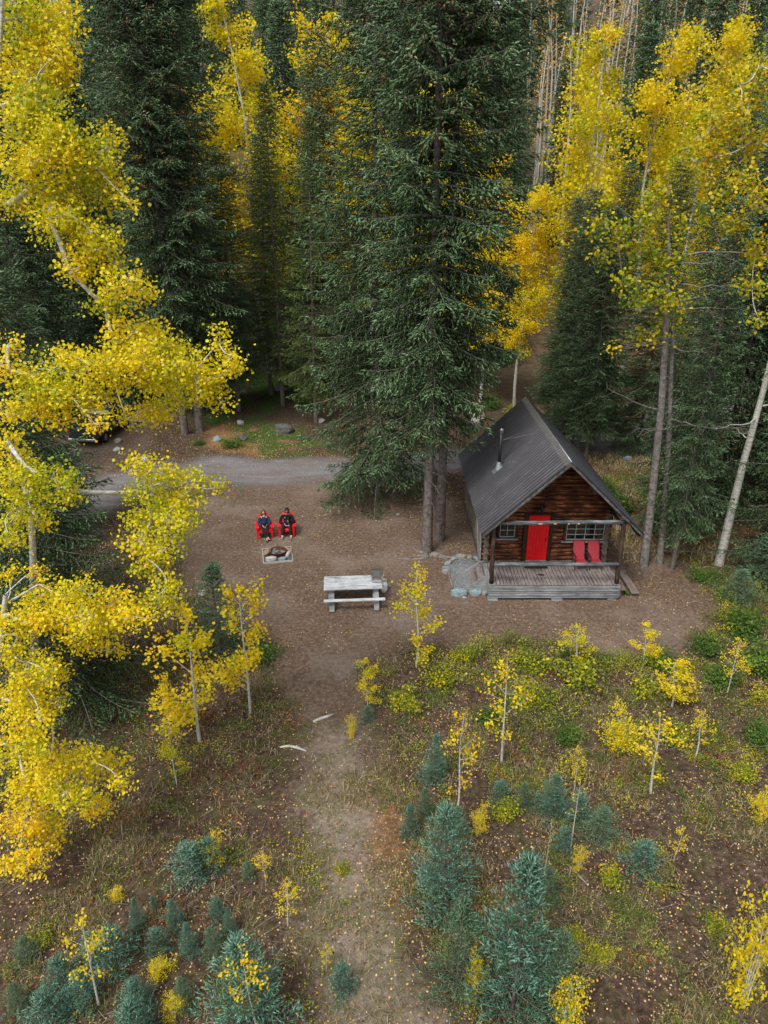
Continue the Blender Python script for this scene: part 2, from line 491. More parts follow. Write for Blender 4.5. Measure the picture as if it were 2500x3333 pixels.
def lobe_leaves(c, r, n, size, g, vbase, up=.5, shell=.5):
    """leaf clusters in a lobe: short twigs carrying small bunches"""
    k = max(3, n//9)
    d = unit(g.normal(size=(k, 3))); rad = g.random(k)**shell
    tips = c + d*rad[:, None]*r
    per = int(math.ceil(n/k))
    P = (tips[:, None] + g.normal(size=(k, per, 3))*size*1.5 + np.array([0, 0, -.3])*size).reshape(-1, 3)
    Nn = g.normal(size=P.shape)*.75 + np.array([0, -.35, up])*1.0
    vb = np.repeat(g.normal(size=k)*.10, per)
    v = np.clip(vbase + vb + g.normal(size=len(P))*.10, 0, 1)
    return P, Nn, v, tips

def lobed_tree(kind, name, path, rad, lobes, leaf, g, label, cat, mat='aspen_big', bark='bark_aspen', per_m2=900, group=None, vb=.5, sides=6, bare=None, density=None, up=.5):
    """lobes: list of (centre xyz, radius xyz). Root at path[0]."""
    path = np.asarray(path, float); o = path[0].copy()
    nodes = np.array([l[0] for l in lobes])
    segs = [(path, rad)] + grow_limbs(path, rad, nodes, g)
    Ps = []; Ns = []; vs_ = []; tw = []
    for l in lobes:
        c, r = np.asarray(l[0]), np.asarray(l[1])
        area = 3.1416*r[0]*r[2]
        n = int(area*per_m2*(l[2] if len(l) > 2 else 1))
        vbb = vb + (l[3] if len(l) > 3 else 0) + g.normal()*.06
        P, Nn, v, tips = lobe_leaves(c, r, max(n, 12), leaf, g, vbb, up)
        Ps.append(P); Ns.append(Nn); vs_.append(v)
        for q in tips[:max(4, min(12, len(tips)//8))]:
            m = (c+q)/2 + g.normal(size=3)*.05*np.linalg.norm(r) - np.array([0, 0, .04])
            tw.append((np.array([c, m, q]), np.array([.007, .005, .0025])))
    for q in (bare or []): tw.append(q)
    P = np.concatenate(Ps); Nn = np.concatenate(Ns); v = np.concatenate(vs_)
    S = leaf*g.uniform(.5, 1.25, len(P))
    V, F, vv = leaves_np(P-o, Nn, S, v, g, sides, .95, .12)
    segs = segs + tw
    t = empty(kind, tuple(o), 0, label, cat, group)
    link('crown', np_mesh('crown_'+name, V, [F], M[mat], vv), t)
    TV, TF = tubes_np([(p-o, r) for p, r in segs], 7)
    link('trunk', np_mesh('trunk_'+name, TV, [TF], M[bark], None, True), t)
    return t
def px_lobes(items, Yf, g, jit=.5, thick=.8):
    """crown lobes measured on the photo, each at its own real distance Yf(px, py)"""
    out = []
    items = list(items); extra = []
    for a in range(len(items)):
        for b in range(a+1, len(items)):
            dx, dy = items[a][0]-items[b][0], items[a][1]-items[b][1]
            if math.hypot(dx, dy) < 1.25*(min(items[a][2:4])+min(items[b][2:4])) and g.random() < .45:
                f = g.uniform(.35, .65)
                extra.append((items[a][0]*f+items[b][0]*(1-f)+g.normal()*7, items[a][1]*f+items[b][1]*(1-f)+g.normal()*7, min(items[a][2], items[b][2])*.62, min(items[a][3], items[b][3])*.62) + tuple(items[a][4:]))
    items += extra
    for it in items:
        x, y, rx, ry = it[:4]
        Y = Yf(x, y) + g.normal()*jit
        c = PY(x*K, y*K, Y)
        dep = Y*math.cos(PITCH) - (c[2]-CH)*math.sin(PITCH)
        s = K*dep/FPX
        rxx, rz = rx*s, ry*s
        out.append((c, np.array([rxx, (rxx+rz)/2*thick, rz])) + tuple(it[4:]))
    return out

def aspen_meshes(name, seed, H, Rm, clear, leaf, n, mat='aspen', stems=1, vb=.5, sparse=1.0, bark='bark_aspen', prof=.6):
    """free-standing aspen: slim stem, rising branches, bunched leaves"""
    g = np.random.default_rng(seed)
    segs = []; P = []; Nn = []; v = []
    for st in range(stems):
        lean = g.normal(size=2)*.05*H + (g.normal(size=2)*.1*H if st else 0)
        t = np.linspace(0, 1, 9); wob = g.normal(size=(2,))*.012*H
        base = g.normal(size=2)*.02*H if st else np.zeros(2)
        q = np.stack([base[0]+lean[0]*t**1.3+wob[0]*np.sin(t*7), base[1]+lean[1]*t**1.3+wob[1]*np.sin(t*6), t*H*(1 if not st else g.uniform(.6, .9))], 1)
        rb = .009*H+.006
        segs.append((q, rb*(1-t*.85)))
        nb = max(6, int(9+H*1.6))
        for b in range(nb):
            f = clear + (1-clear)*(b+g.random())/nb; f = min(f, .98)
            o = np.array([np.interp(f, t, q[:, c]) for c in range(3)])
            u = (f-clear)/(1-clear)
            L = Rm*(math.sin(math.pi*min(1, (u*.85+.15))**.8))**prof*g.uniform(.45, 1.1)+.05*Rm
            a = g.uniform(0, 6.28)
            d = np.array([math.cos(a), math.sin(a), .35+.9*u+g.normal()*.15]); d /= np.linalg.norm(d[:2])
            tt = np.linspace(0, 1, 4)
            bp = o + d[None]*tt[:, None]*L + np.array([0, 0, -.15])*(tt**2*L)[:, None] + g.normal(size=3)*.05*L*tt[:, None]
            segs.append((bp, (.006*L+.003)*(1-tt*.7)))
            m = max(4, int(n*L/(nb*stems*Rm*.65)*sparse))
            f2 = g.uniform(.2, 1.02, m)**.8
            c = np.stack([np.interp(f2, tt, bp[:, k]) for k in range(3)], 1)
            kk = max(1, m//7); idx = g.integers(0, kk, m)
            cen = g.normal(size=(kk, 3))*np.array([.20, .20, .16])*L
            P.append(c*.6 + c[idx % m]*.4 + cen[idx] + g.normal(size=(m, 3))*leaf*.9)
            Nn.append(g.normal(size=(m, 3))*.75 + np.array([0, -.3, .6]))
            v.append(np.clip(vb + g.normal()*.09 + g.normal(size=m)*.12, 0, 1))
    P = np.concatenate(P); Nn = np.concatenate(Nn); v = np.concatenate(v)
    V, F, vv = leaves_np(P, Nn, leaf*g.uniform(.65, 1.25, len(P)), v, g, 5, .9, .12)
    crown = np_mesh('crown_'+name, V, [F], M[mat], vv)
    TV, TF = tubes_np(segs, 6)
    return np_mesh('trunk_'+name, TV, [TF], M[bark], None, True), crown, None
def shrub_meshes(name, seed, Rm, H, leaf, n, mat='shrub', vb=.5, narrow=.45):
    g = np.random.default_rng(seed); segs = []; P = []; v = []
    ns = 9
    for s in range(ns):
        a = g.uniform(0, 6.28); r = Rm*math.sqrt(g.random()); h = H*g.uniform(.5, 1.0)*(1-.35*r/Rm)
        t = np.linspace(0, 1, 5)
        q = np.stack([math.cos(a)*r*t, math.sin(a)*r*t, h*t-.1*h*t*t], 1) + g.normal(size=(5, 3))*.03*t[:, None]
        segs.append((q, .008*(1-t*.6)))
        m = n//ns; f = g.uniform(.2, 1.05, m)
        c = np.stack([np.interp(f, t, q[:, k]) for k in range(3)], 1)
        kk = max(2, m//8); idx = g.integers(0, kk, m); cen = g.normal(size=(kk, 3))*np.array([.24, .24, .12])*Rm
        P.append(c + cen[idx] + g.normal(size=(m, 3))*leaf*1.2); v.append(np.clip(vb + g.normal()*.12 + g.normal(size=m)*.13, 0, 1))
    P = np.concatenate(P); v = np.concatenate(v); P[:, 2] = np.maximum(P[:, 2], .03)
    V, F, vv = leaves_np(P, g.normal(size=P.shape)*.6 + np.array([0, -.1, .8]), leaf*g.uniform(.6, 1.3, len(P)), v, g, 5, narrow*1.4, .15)
    TV, TF = tubes_np(segs, 5)
    return np_mesh('stem_'+name, TV, [TF], M['twig'], None, True), np_mesh('foliage_'+name, V, [F], M[mat], vv), None

# ------------------------------------------------------------------ ground: one sheet to the horizon, its zones baked per vertex
def axis(lo, hi, nlo, nhi, st):
    mid = np.arange(nlo, nhi, st); out = [mid]
    x = nhi; s = st
    up = []
    while x < hi: up.append(x); s *= 1.12; x += s
    up.append(hi)
    x = nlo; s = st; dn = []
    while x > lo: s *= 1.12; x -= s; dn.append(max(x, lo))
    return np.concatenate([np.array(dn[::-1]), mid, np.array(up)])
xs = axis(-420, 420, -17, 17, .17); ys = axis(-30, 700, 7, 50, .17)
GX, GY = np.meshgrid(xs, ys)
GZ = gz(GX, GY)
ROAD = np.array([GD(*p) for p in [(60, 1190), (200, 1075), (330, 1035), (470, 1012), (600, 1015), (720, 1017), (840, 1012), (980, 995), (1140, 975), (1300, 960), (1390, 950), (1480, 900), (1560, 860), (1640, 850), (1720, 848)]])
ROADW = np.array([1.6, 1.9, 2.2, 2.2, 2.1, 1.9, 1.7, 1.7, 1.9, 2.3, 2.5, 2.8, 3.2, 3.4, 3.4])
ROAD2 = np.array([(-34., 68), (-26, 64), (-20, 61), (-17, 60)])
PARK = np.array([GD(*p) for p in [(150, 1010), (230, 960), (290, 900), (310, 860)]])
def dist_poly(X, Y, pts, width=None):
    best = np.full(X.shape, 1e9)
    for i in range(len(pts)-1):
        a, b = pts[i], pts[i+1]; ab = b-a; L = (ab**2).sum()
        t = np.clip(((X-a[0])*ab[0]+(Y-a[1])*ab[1])/L, 0, 1)
        d = np.hypot(X-a[0]-t*ab[0], Y-a[1]-t*ab[1])
        if width is not None: d = d - (width[i]*(1-t)+width[i+1]*t)
        best = np.minimum(best, d)
    return best
def inside(X, Y, poly):
    """signed distance, negative inside"""
    d = dist_poly(X, Y, np.vstack([poly, poly[:1]]))
    c = np.zeros(X.shape, bool); n = len(poly)
    for i in range(n):
        (x1, y1), (x2, y2) = poly[i], poly[(i+1) % n]
        if y1 == y2: continue
        c ^= ((y1 > Y) != (y2 > Y)) & (X < (x2-x1)*(Y-y1)/(y2-y1)+x1)
    return np.where(c, -d, d)
CLEAR = np.array([GD(*p) for p in [(400, 1050), (720, 1035), (960, 1040), (1010, 1100), (1400, 1180), (1520, 1240), (1535, 1330), (1490, 1400), (1380, 1425), (1180, 1400), (1000, 1400), (850, 1390), (790, 1430), (760, 1560), (690, 1570), (610, 1460), (590, 1390), (420, 1330), (380, 1240), (370, 1130)]])
PATH = np.array([GD(*p) for p in [(690, 1380), (695, 1500), (705, 1650), (725, 1800), (760, 1950), (800, 2100), (835, 2250)]])
PATHW = np.array([1.05, .72, .62, .62, .66, .72, .75])
GREEN = [np.array([GD(*p) for p in q]) for q in (
    [(430, 930), (560, 900), (640, 850), (630, 810), (540, 800), (430, 850)],
    [(560, 985), (690, 985), (700, 950), (640, 925), (520, 900), (500, 930)],
    [(1330, 1030), (1450, 1010), (1500, 1080), (1420, 1160), (1360, 1090)],
    [(390, 1060), (500, 1050), (560, 1075), (450, 1120), (390, 1110)],
    [(700, 1900), (790, 1880), (850, 2010), (860, 2120), (780, 2100)])]
ORANGE = [np.array([GD(*p) for p in q]) for q in (
    [(450, 960), (560, 985), (640, 960), (600, 930), (500, 915), (440, 930)],
    [(1380, 1010), (1560, 980), (1659, 1060), (1560, 1230), (1480, 1180)],
    [(760, 1700), (830, 1700), (870, 1900), (800, 1850)])]
def zones(X, Y):
    wx = X + (vnoise(X, Y, 1.7, 7)-.5)*1.1 + (vnoise(X, Y, .5, 8)-.5)*.5
    wy = Y + (vnoise(X, Y, 1.9, 9)-.5)*1.1 + (vnoise(X, Y, .5, 10)-.5)*.5
    gr = 1-sstep(-1.0, .75, dist_poly(wx, wy, ROAD, ROADW) + (vnoise(X, Y, 2.6, 61)-.5)*1.2)
    gr = np.maximum(gr, 1-sstep(-.3, .8, dist_poly(wx, wy, ROAD2)-2.2))
    cl = 1-sstep(-.5, .6, inside(wx, wy, CLEAR))
    cl = np.maximum(cl, .75*(1-sstep(1.8, 3.5, dist_poly(wx, wy, PARK))))
    pa = (1-sstep(-.45, .75, dist_poly(wx, wy, PATH, PATHW)))*(.78+.22*sstep(.3, .6, vnoise(X, Y, .8, 71)))
    gn = np.zeros(X.shape)
    for q in GREEN: gn = np.maximum(gn, 1-sstep(-.8, .8, inside(wx, wy, q)))
    og = np.zeros(X.shape)
    for q in ORANGE: og = np.maximum(og, 1-sstep(-.8, .9, inside(wx, wy, q)))
    og = np.maximum(og, sstep(60, 72, Y)*.12+.6*np.exp(-((X-21)**2/50+(Y-70)**2/60)))
    og = np.maximum(og, .6*sstep(8.5, 12, X)*sstep(24, 30, Y)*(1-sstep(48, 54, Y)))
    return gr, cl*(1-gr), pa, gn*(1-gr)*(vnoise(X, Y, .8, 12) > .35), og*(1-gr)
Zg, Zc, Zp, Zn, Zo = zones(GX, GY)
# wheel ruts and a slight rise of the brushy bank beside the trampled ground
GZ2 = GZ + .05*(1-np.clip(Zc+Zg+Zp, 0, 1))*(GY < 40) + (vnoise(GX, GY, .35, 15)-.5)*.03*(1-np.clip(Zg+Zc*.6, 0, 1))
def gz_top(x, y):
    x = np.asarray(x, float); y = np.asarray(y, float)
    i = np.clip(np.searchsorted(xs, x)-1, 0, len(xs)-2); j = np.clip(np.searchsorted(ys, y)-1, 0, len(ys)-2)
    fx = (x-xs[i])/(xs[i+1]-xs[i]); fy = (y-ys[j])/(ys[j+1]-ys[j])
    return (GZ2[j, i]*(1-fx)+GZ2[j, i+1]*fx)*(1-fy) + (GZ2[j+1, i]*(1-fx)+GZ2[j+1, i+1]*fx)*fy
def gzf(x, y): return float(gz_top(x, y))
V = np.stack([GX.ravel(), GY.ravel(), GZ2.ravel()], 1)
nx, ny = len(xs), len(ys)
i = np.arange(ny-1)[:, None]*nx; j = np.arange(nx-1)[None]
F = np.stack([i+j, i+j+1, i+nx+j+1, i+nx+j], -1).reshape(-1, 4)
def ground_mat():
    t = NT('ground'); P = t.coord('Object')
    A = t.attr('zone'); B = t.attr('zone2')
    sa = t.new('ShaderNodeSeparateColor'); t.l.new(A.outputs['Color'], sa.inputs[0])
    sb = t.new('ShaderNodeSeparateColor'); t.l.new(B.outputs['Color'], sb.inputs[0])
    gr, cl, pa = sa.outputs[0], sa.outputs[1], sa.outputs[2]
    gn, og = sb.outputs[0], sb.outputs[1]
    n1 = t.noise(P, 1.3, 6, .65); n2 = t.noise(P, 7, 7, .75); n3 = t.noise(P, 38, 4, .8); n4 = t.noise(P, .35, 4, .6)
    litter = t.ramp(n2, [(.30, (.022, .014, .010)), (.46, (.058, .037, .027)), (.58, (.115, .076, .055)), (.72, (.25, .19, .145))])
    mossy = t.ramp(n2, [(.3, (.040, .042, .016)), (.6, (.11, .10, .045)), (.8, (.22, .18, .09))])
    base = t.mix(litter, mossy, t.ramp(n1, [(.46, (0, 0, 0)), (.66, (.8, .8, .8))]))
    dirt = t.ramp(n2, [(.30, (.050, .030, .022)), (.5, (.142, .097, .068)), (.74, (.28, .210, .155))])
    dirt = t.mix(dirt, t.ramp(n2, [(.3, (.17, .130, .105)), (.7, (.28, .225, .185))]), t.ramp(n4, [(.48, (0, 0, 0)), (.68, (.7, .7, .7))]))
    dirt = t.mix(dirt, (.10, .09, .042), t.ramp(n1, [(.56, (0, 0, 0)), (.74, (.55, .55, .55))]))
    grav = t.ramp(n3, [(.3, (.11, .112, .118)), (.5, (.20, .20, .205)), (.75, (.34, .34, .345))])
    grav = t.mix(grav, (.17, .135, .12), t.ramp(t.noise(t.coord('Object', (.25, 1.4, 1)), 1.1, 5, .7), [(.42, (0, 0, 0)), (.60, (.9, .9, .9))]))
    green = t.ramp(n2, [(.3, (.030, .055, .012)), (.55, (.065, .115, .025)), (.8, (.14, .18, .05))])
    orange = t.ramp(n2, [(.28, (.10, .05, .022)), (.5, (.24, .13, .06)), (.75, (.42, .27, .13))])
    pathc = t.ramp(n2, [(.27, (.13, .096, .072)), (.5, (.23, .183, .138)), (.76, (.38, .32, .25))])
    pathc = t.mix(pathc, t.ramp(n2, [(.3, (.05, .07, .02)), (.7, (.16, .17, .07))]), t.ramp(n1, [(.50, (0, 0, 0)), (.66, (.7, .7, .7))]))
    hillc = t.ramp(n1, [(.35, (.030, .034, .020)), (.5, (.075, .068, .045)), (.68, (.15, .12, .085))])
    c = t.mix(base, hillc, sb.outputs[2]); c = t.mix(c, orange, og); c = t.mix(c, green, gn)
    c = t.mix(c, pathc, pa); c = t.mix(c, dirt, cl); c = t.mix(c, grav, gr)
    grain = t.ramp(n3, [(.3, (.55, .55, .55)), (.68, (1.4, 1.4, 1.4))])
    c = t.mix(c, grain, 1.0, 'MULTIPLY')
    t.bump(t.math('ADD', n2, t.math('MULTIPLY', n3, .5)), .8, .05)
    return t.done(c, .95, .12)
me = np_mesh('ground', V, [F], ground_mat(), None, True)
for nm, cols in (('zone', (Zg, Zc, Zp)), ('zone2', (Zn, Zo, sstep(55, 72, GY)))):
    a = me.attributes.new(nm, 'FLOAT_COLOR', 'POINT')
    arr = np.stack([c.ravel() for c in cols] + [np.ones(nx*ny)], 1).astype(np.float32); a.data.foreach_set('color', arr.ravel())
tag(link('ground', me), 'brown forest floor with bare dirt clearing, gravel road and trodden path', 'ground', kind='structure')

# ------------------------------------------------------------------ litter and ground cover (uncountable)
def scatter(n, x0, x1, y0, y1, dens, g):
    X = g.uniform(x0, x1, n); Y = g.uniform(y0, y1, n)
    vis = np.abs(X) < 2.0 + .62*Y
    X, Y = X[vis], Y[vis]
    k = g.random(len(X)) < dens(X, Y)
    return X[k], Y[k]
cabin_poly = np.array([(4.1, 23.6), (9.1, 23.6), (9.1, 32.5), (4.1, 32.5)])
def free(X, Y):
    return (inside(X, Y, cabin_poly) > .05)
def leaf_dens(X, Y):
    a, b, c, d, e = zones(X, Y)
    q = .55 + .45*sstep(.35, .65, vnoise(X, Y, 1.5, 31))
    base = q*(1 - .86*b - .88*a)*(1-.25*c) + .55*sstep(.52, .8, vnoise(X, Y, 1.6, 33))*b*(.3+.7*sstep(.4, .6, vnoise(X, Y, .5, 34)))
    near = 1 - .5*sstep(26, 34, Y)*(1-e)
    return np.clip(base*near, 0, 1)*free(X, Y)
g = np.random.default_rng(77)
X, Y = scatter(230000, -22, 24, 7, 47, leaf_dens, g)
S = g.uniform(.018, .056, len(X))*(1 + .25*(Y > 30))
Nn = g.normal(size=(len(X), 3))*.38 + np.array([0, 0, 1.0])
Pz = gz_top(X, Y) + .012 + g.random(len(X))*.03
V_, F_, v_ = leaves_np(np.stack([X, Y, Pz], 1), Nn, S, np.clip(g.beta(1.6, 1.6, len(X)), 0, 1), g, 5, .85, .1)
M['fallen'] = foliage('fallen_leaves', [(0, (.07, .035, .02)), (.25, (.16, .075, .035)), (.42, (.34, .19, .09)), (.56, (.55, .43, .30)), (.66, (.60, .46, .20)), (.8, (.66, .44, .06)), (.9, (.55, .26, .05)), (1, (.42, .06, .03))], .1)
tag(link('fallen_leaves', np_mesh('fallen_leaves', V_, [F_], M['fallen'], v_)), 'pale yellow and brown fallen leaves strewn over the ground', 'leaves', kind='stuff')

def brush_dens(X, Y):
    a, b, c, d, e = zones(X, Y)
    return np.clip(1 - b - a - .75*c, 0, 1)*sstep(.25, .55, vnoise(X, Y, .8, 41))*free(X, Y)
# low plants: small leaves standing a hand above the soil, in patches
def plants(name, n, y1, mat, seed, vb, patch, label, hmax, size, asp, thr=(.45, .7), extra=None):
    g = np.random.default_rng(seed)
    def dn(X, Y):
        q = brush_dens(X, Y)*sstep(thr[0], thr[1], vnoise(X, Y, patch, seed))
        return q if extra is None else q*extra(X, Y)
    X, Y = scatter(n, -16, 18, 7, y1, dn, g)
    clump = g.random(len(X)) < sstep(.42, .60, vnoise(X, Y, .26, seed+5)); X, Y = X[clump], Y[clump]
    h = g.random(len(X))**1.4*hmax*(.4+.9*vnoise(X, Y, .5, seed+1))
    P = np.stack([X, Y, gz_top(X, Y)+.02+h], 1)
    Nn = g.normal(size=(len(X), 3))*.55 + np.array([0, -.1, 1.0])
    v = np.clip(vb + (vnoise(X, Y, .6, seed+2)-.5)*.7 + g.normal(size=len(X))*.14, 0, 1)
    V_, F_, v_ = leaves_np(P, Nn, size*g.uniform(.6, 1.3, len(X)), v, g, 5, asp, .15)
    tag(link(name, np_mesh(name, V_, [F_], M[mat], v_)), label, 'ground cover', kind='stuff')
M['redplant'] = foliage('red_brown_leaves', [(0, (.10, .035, .02)), (.4, (.26, .05, .025)), (.7, (.40, .16, .04)), (1, (.50, .30, .08))], .2)
M['straw'] = foliage('dry_grass', [(0, (.09, .075, .03)), (.4, (.20, .165, .07)), (.75, (.38, .31, .16)), (1, (.52, .45, .28))], .15)
M['grass'] = foliage('green_grass', [(0, (.03, .06, .012)), (.5, (.075, .13, .025)), (1, (.22, .25, .07))], .2)
plants('low_green_plants', 900000, 27, 'shrub', 101, .42, 1.5, 'low green and yellow leafed plants over the brushy ground', .20, .042, .6, (.38, .68),
       extra=lambda X, Y: .38+.62*sstep(-1.5, 4, X+.25*(Y-16)))
plants('low_dark_plants', 350000, 24, 'shrub_dark', 131, .5, 1.1, 'low dark green creeping plants among the dead leaves', .10, .045, .6)
plants('red_ground_plants', 260000, 23, 'redplant', 161, .45, 1.3, 'low red and rust coloured plants beside the path', .12, .04, .5, (.55, .72))
plants('brush_thicket', 1000000, 26, 'shrub', 191, .50, .85, 'tangled knee high green and yellow brush along the edge of the dirt', .55, .052, .55, (.30, .52),
       extra=lambda X, Y: np.clip(sstep(.2, 2.5, X)*sstep(18.2, 20.2, Y+.05*X)*.9 + sstep(8.5, 10.5, X)*sstep(15, 18, Y) + .5*sstep(1.5, 4, X)*sstep(11, 15, Y), 0, 1))
plants('dark_thicket', 500000, 27, 'shrub_dark', 211, .55, .75, 'dark green thicket at the right side under the trees', .6, .05, .55, (.45, .62),
       extra=lambda X, Y: np.clip(.8*sstep(9.5, 11.5, X)*sstep(17, 20, Y) + .45*sstep(1, 4, X)*sstep(15.5, 18, Y), 0, 1))
def blades(name, n, box, dn, mat, seed, hl, label, vb=.5, w=.0030):
    g = np.random.default_rng(seed)
    X, Y = scatter(n, *box, dn, g)
    a = g.uniform(0, 6.28, len(X)); L = hl*g.uniform(.4, 1.2, len(X)); tilt = g.uniform(.3, 1.6, len(X))
    d = np.stack([np.cos(a)*np.sin(tilt), np.sin(a)*np.sin(tilt), np.abs(np.cos(tilt))*.9+.08], 1)
    s = np.stack([-np.sin(a), np.cos(a), 0*a], 1)*w*(1+Y/14)[:, None]
    b = np.stack([X, Y, gz_top(X, Y)+.0], 1)
    m = b + d*(L*.6)[:, None]; tp = b + d*L[:, None]*.95 - np.array([0, 0, 1])*(L*.22*np.sin(tilt))[:, None]
    tp[:, 2] = np.maximum(tp[:, 2], b[:, 2]+.01)
    V_ = np.stack([b-s, b+s, m+s*.8, m-s*.8, tp], 1).reshape(-1, 3)
    q = np.arange(len(X))[:, None]*5
    v = np.repeat(np.clip(vb + g.normal(size=len(X))*.30, 0, 1), 5)
    tag(link(name, np_mesh(name, V_, [q+np.array([0, 1, 2, 3]), q+np.array([3, 2, 4])], M[mat], v)), label, 'grass', kind='stuff')
blades('dry_grass', 800000, (-15, 17, 7, 27), lambda X, Y: brush_dens(X, Y)*(.20+.80*np.maximum(sstep(.42, .66, vnoise(X, Y, 1.4, 51)), .55*sstep(3, 5, X)*(1-sstep(15, 18, Y))))*(.35+.65*sstep(.4, .6, vnoise(X, Y, .4, 52))), 'straw', 7, .24, 'thin straw coloured dead grass tangled over the brushy ground', .36)
blades('green_grass', 110000, (-16, 18, 7, 46), lambda X, Y: np.clip(zones(X, Y)[3]*1.0 + .10*brush_dens(X, Y)*(Y < 24), 0, 1), 'grass', 8, .16, 'short green grass in patches beside the road and path', .5)
blades('orange_grass', 90000, (7, 26, 26, 47), lambda X, Y: np.clip(zones(X, Y)[4], 0, 1)*sstep(.3, .6, vnoise(X, Y, 1.2, 53))*free(X, Y), 'straw', 9, .4, 'tall pale dry grass behind the cabin', .62, .0045)
# twigs and dead stalks
def stalks():
    g = np.random.default_rng(15)
    X, Y = scatter(9000, -14, 16, 7, 26, lambda X, Y: brush_dens(X, Y)*.6+.02, g)
    segs = []
    for x, y in zip(X, Y):
        L = g.uniform(.12, .7); a = g.uniform(0, 6.28); up = g.uniform(0, .5) if g.random() < .5 else .05
        z = float(gz_top(x, y))
        p = np.array([x, y, z+.015]); d = np.array([math.cos(a), math.sin(a), up])*L
        segs.append((np.array([p, p+d*.5+g.normal(size=3)*.02+[0, 0, .01], p+d]), np.array([.006, .005, .003])*g.uniform(.6, 1.4)))
    V_, F_ = tubes_np(segs, 3)
    tag(link('fallen_twigs', np_mesh('fallen_twigs', V_, [F_], M['twig'], None, True)), 'thin grey twigs and dead stalks scattered over the brushy ground', 'twigs', kind='stuff')
stalks()
# pebbles on the gravel
def pebbles():
    g = np.random.default_rng(19)
    X, Y = scatter(30000, -16, 20, 34, 48, lambda X, Y: zones(X, Y)[0]*.6, g)
    X2, Y2 = scatter(9000, -7, 9, 18, 34, lambda X, Y: zones(X, Y)[1]*.12*free(X, Y), g)
    X = np.concatenate([X, X2]); Y = np.concatenate([Y, Y2])
    P = np.stack([X, Y, gz_top(X, Y)], 1)
    V_, F_, v_ = shoots_np(P-np.array([0, 0, .01]), g.normal(size=P.shape)*.6+np.array([0, 0, 1]), g.uniform(.02, .05, len(X)), g.uniform(.03, .08, len(X)), g.random(len(X)), g)
    M['pebble'] = foliage('pebbles', [(0, (.10, .095, .09)), (.6, (.24, .24, .24)), (1, (.42, .42, .41))], 0, .9)
    tag(link('pebbles', np_mesh('pebbles', V_, [F_], M['pebble'], v_)), 'small grey stones loose on the gravel road and dirt', 'pebbles', kind='stuff')
pebbles()

# ------------------------------------------------------------------ materials of built things
M['log'] = wood('dark_log', [(.31, (.016, .009, .006)), (.46, (.068, .026, .014)), (.55, (.17, .055, .024)), (.62, (.38, .14, .055)), (.74, (.58, .33, .17))], (1.1, 7, 7), .6, .7, 2.2)
M['log_side'] = wood('weathered_log', [(.3, (.05, .04, .03)), (.5, (.13, .105, .08)), (.7, (.24, .21, .17))], (9, .8, 9), .6)
M['post'] = wood('dark_post', [(.3, (.016, .012, .010)), (.5, (.045, .031, .024)), (.66, (.11, .072, .048)), (.8, (.22, .15, .09))], (6, 6, .9), .6)
M['trim'] = plain('brown_trim', (.040, .020, .014), .8, .2, var=.5, scale=6)
M['greywood'] = wood('grey_boards', [(.28, (.055, .058, .060)), (.42, (.17, .18, .185)), (.6, (.30, .315, .325)), (.78, (.42, .43, .435))], (.7, 9, 9), .4, .85, 3)
M['whitewood'] = wood('bleached_boards', [(.33, (.05, .055, .06)), (.42, (.34, .36, .37)), (.55, (.50, .53, .55)), (.8, (.64, .67, .69))], (.8, 14, 14), .4, .8, 2.2)
M['darkgrey'] = wood('dark_grey_boards', [(.3, (.03, .028, .027)), (.5, (.085, .082, .08)), (.7, (.17, .17, .17))], (4, 4, 4), .4)
M['railwood'] = wood('grey_rail', [(.3, (.03, .032, .034)), (.48, (.10, .11, .118)), (.62, (.19, .205, .215)), (.8, (.31, .325, .33))], (.8, 7, 7), .5)
M['deckwood'] = wood('deck_boards', [(.3, (.10, .083, .075)), (.5, (.20, .172, .158)), (.7, (.31, .28, .26))], (8, .9, 8), .4)
M['footwood'] = wood('pale_grey_feet', [(.3, (.10, .10, .09)), (.5, (.21, .21, .195)), (.7, (.33, .33, .31))], (4, 4, 4), .4)
M['stepwood'] = wood('step_boards', [(.3, (.10, .075, .062)), (.5, (.19, .155, .135)), (.7, (.27, .23, .205))], (8, .9, 8), .4)
def roof_mat():
    t = NT('charcoal_metal'); v = t.coord('Object', (1, 1, 1))
    n = t.noise(v, 1.6, 5, .7); s = t.noise(t.coord('Object', (.35, 9, .35)), 3, 5, .7)
    c = t.ramp(t.math('ADD', t.math('MULTIPLY', n, .5), t.math('MULTIPLY', s, .5)), [(.36, (.048, .046, .050)), (.54, (.074, .074, .082)), (.67, (.14, .142, .155)), (.80, (.24, .242, .26))])
    r = t.math('ADD', t.math('MULTIPLY', n, .3), .28)
    return t.done(c, r, .5, .55)
M['roof'] = roof_mat()
M['cap'] = plain('grey_flashing', (.34, .34, .35), .4, .5, .7, var=.3)
M['red'] = plain('red_paint', (.72, .006, .010), .45, .4, var=.12, scale=5)
M['redplastic'] = plain('red_plastic', (.74, .008, .016), .38, .5, var=.06, scale=4)
M['redsling'] = plain('faded_red_mesh', (.40, .045, .06), .75, .2, var=.12, scale=60)
M['white'] = plain('white_paint', (.42, .42, .39), .6, .3, var=.12)
M['black'] = plain('black_metal', (.018, .018, .019), .45, .5, var=.3)
M['rubber'] = plain('black_rubber', (.02, .02, .02), .9, .2, var=.3)
def glass():
    t = NT('window_glass'); return t.done((.008, .010, .011), .06, .8)
M['glass'] = glass()
M['galv'] = plain('galvanised_steel', (.40, .46, .48), .4, .5, .6, var=.3, scale=10)
M['steel'] = plain('steel', (.42, .43, .42), .35, .5, .8, var=.2)
M['rust'] = plain('rusty_steel', (.105, .042, .028), .8, .3, .3, var=.6, scale=9, bump=.4)
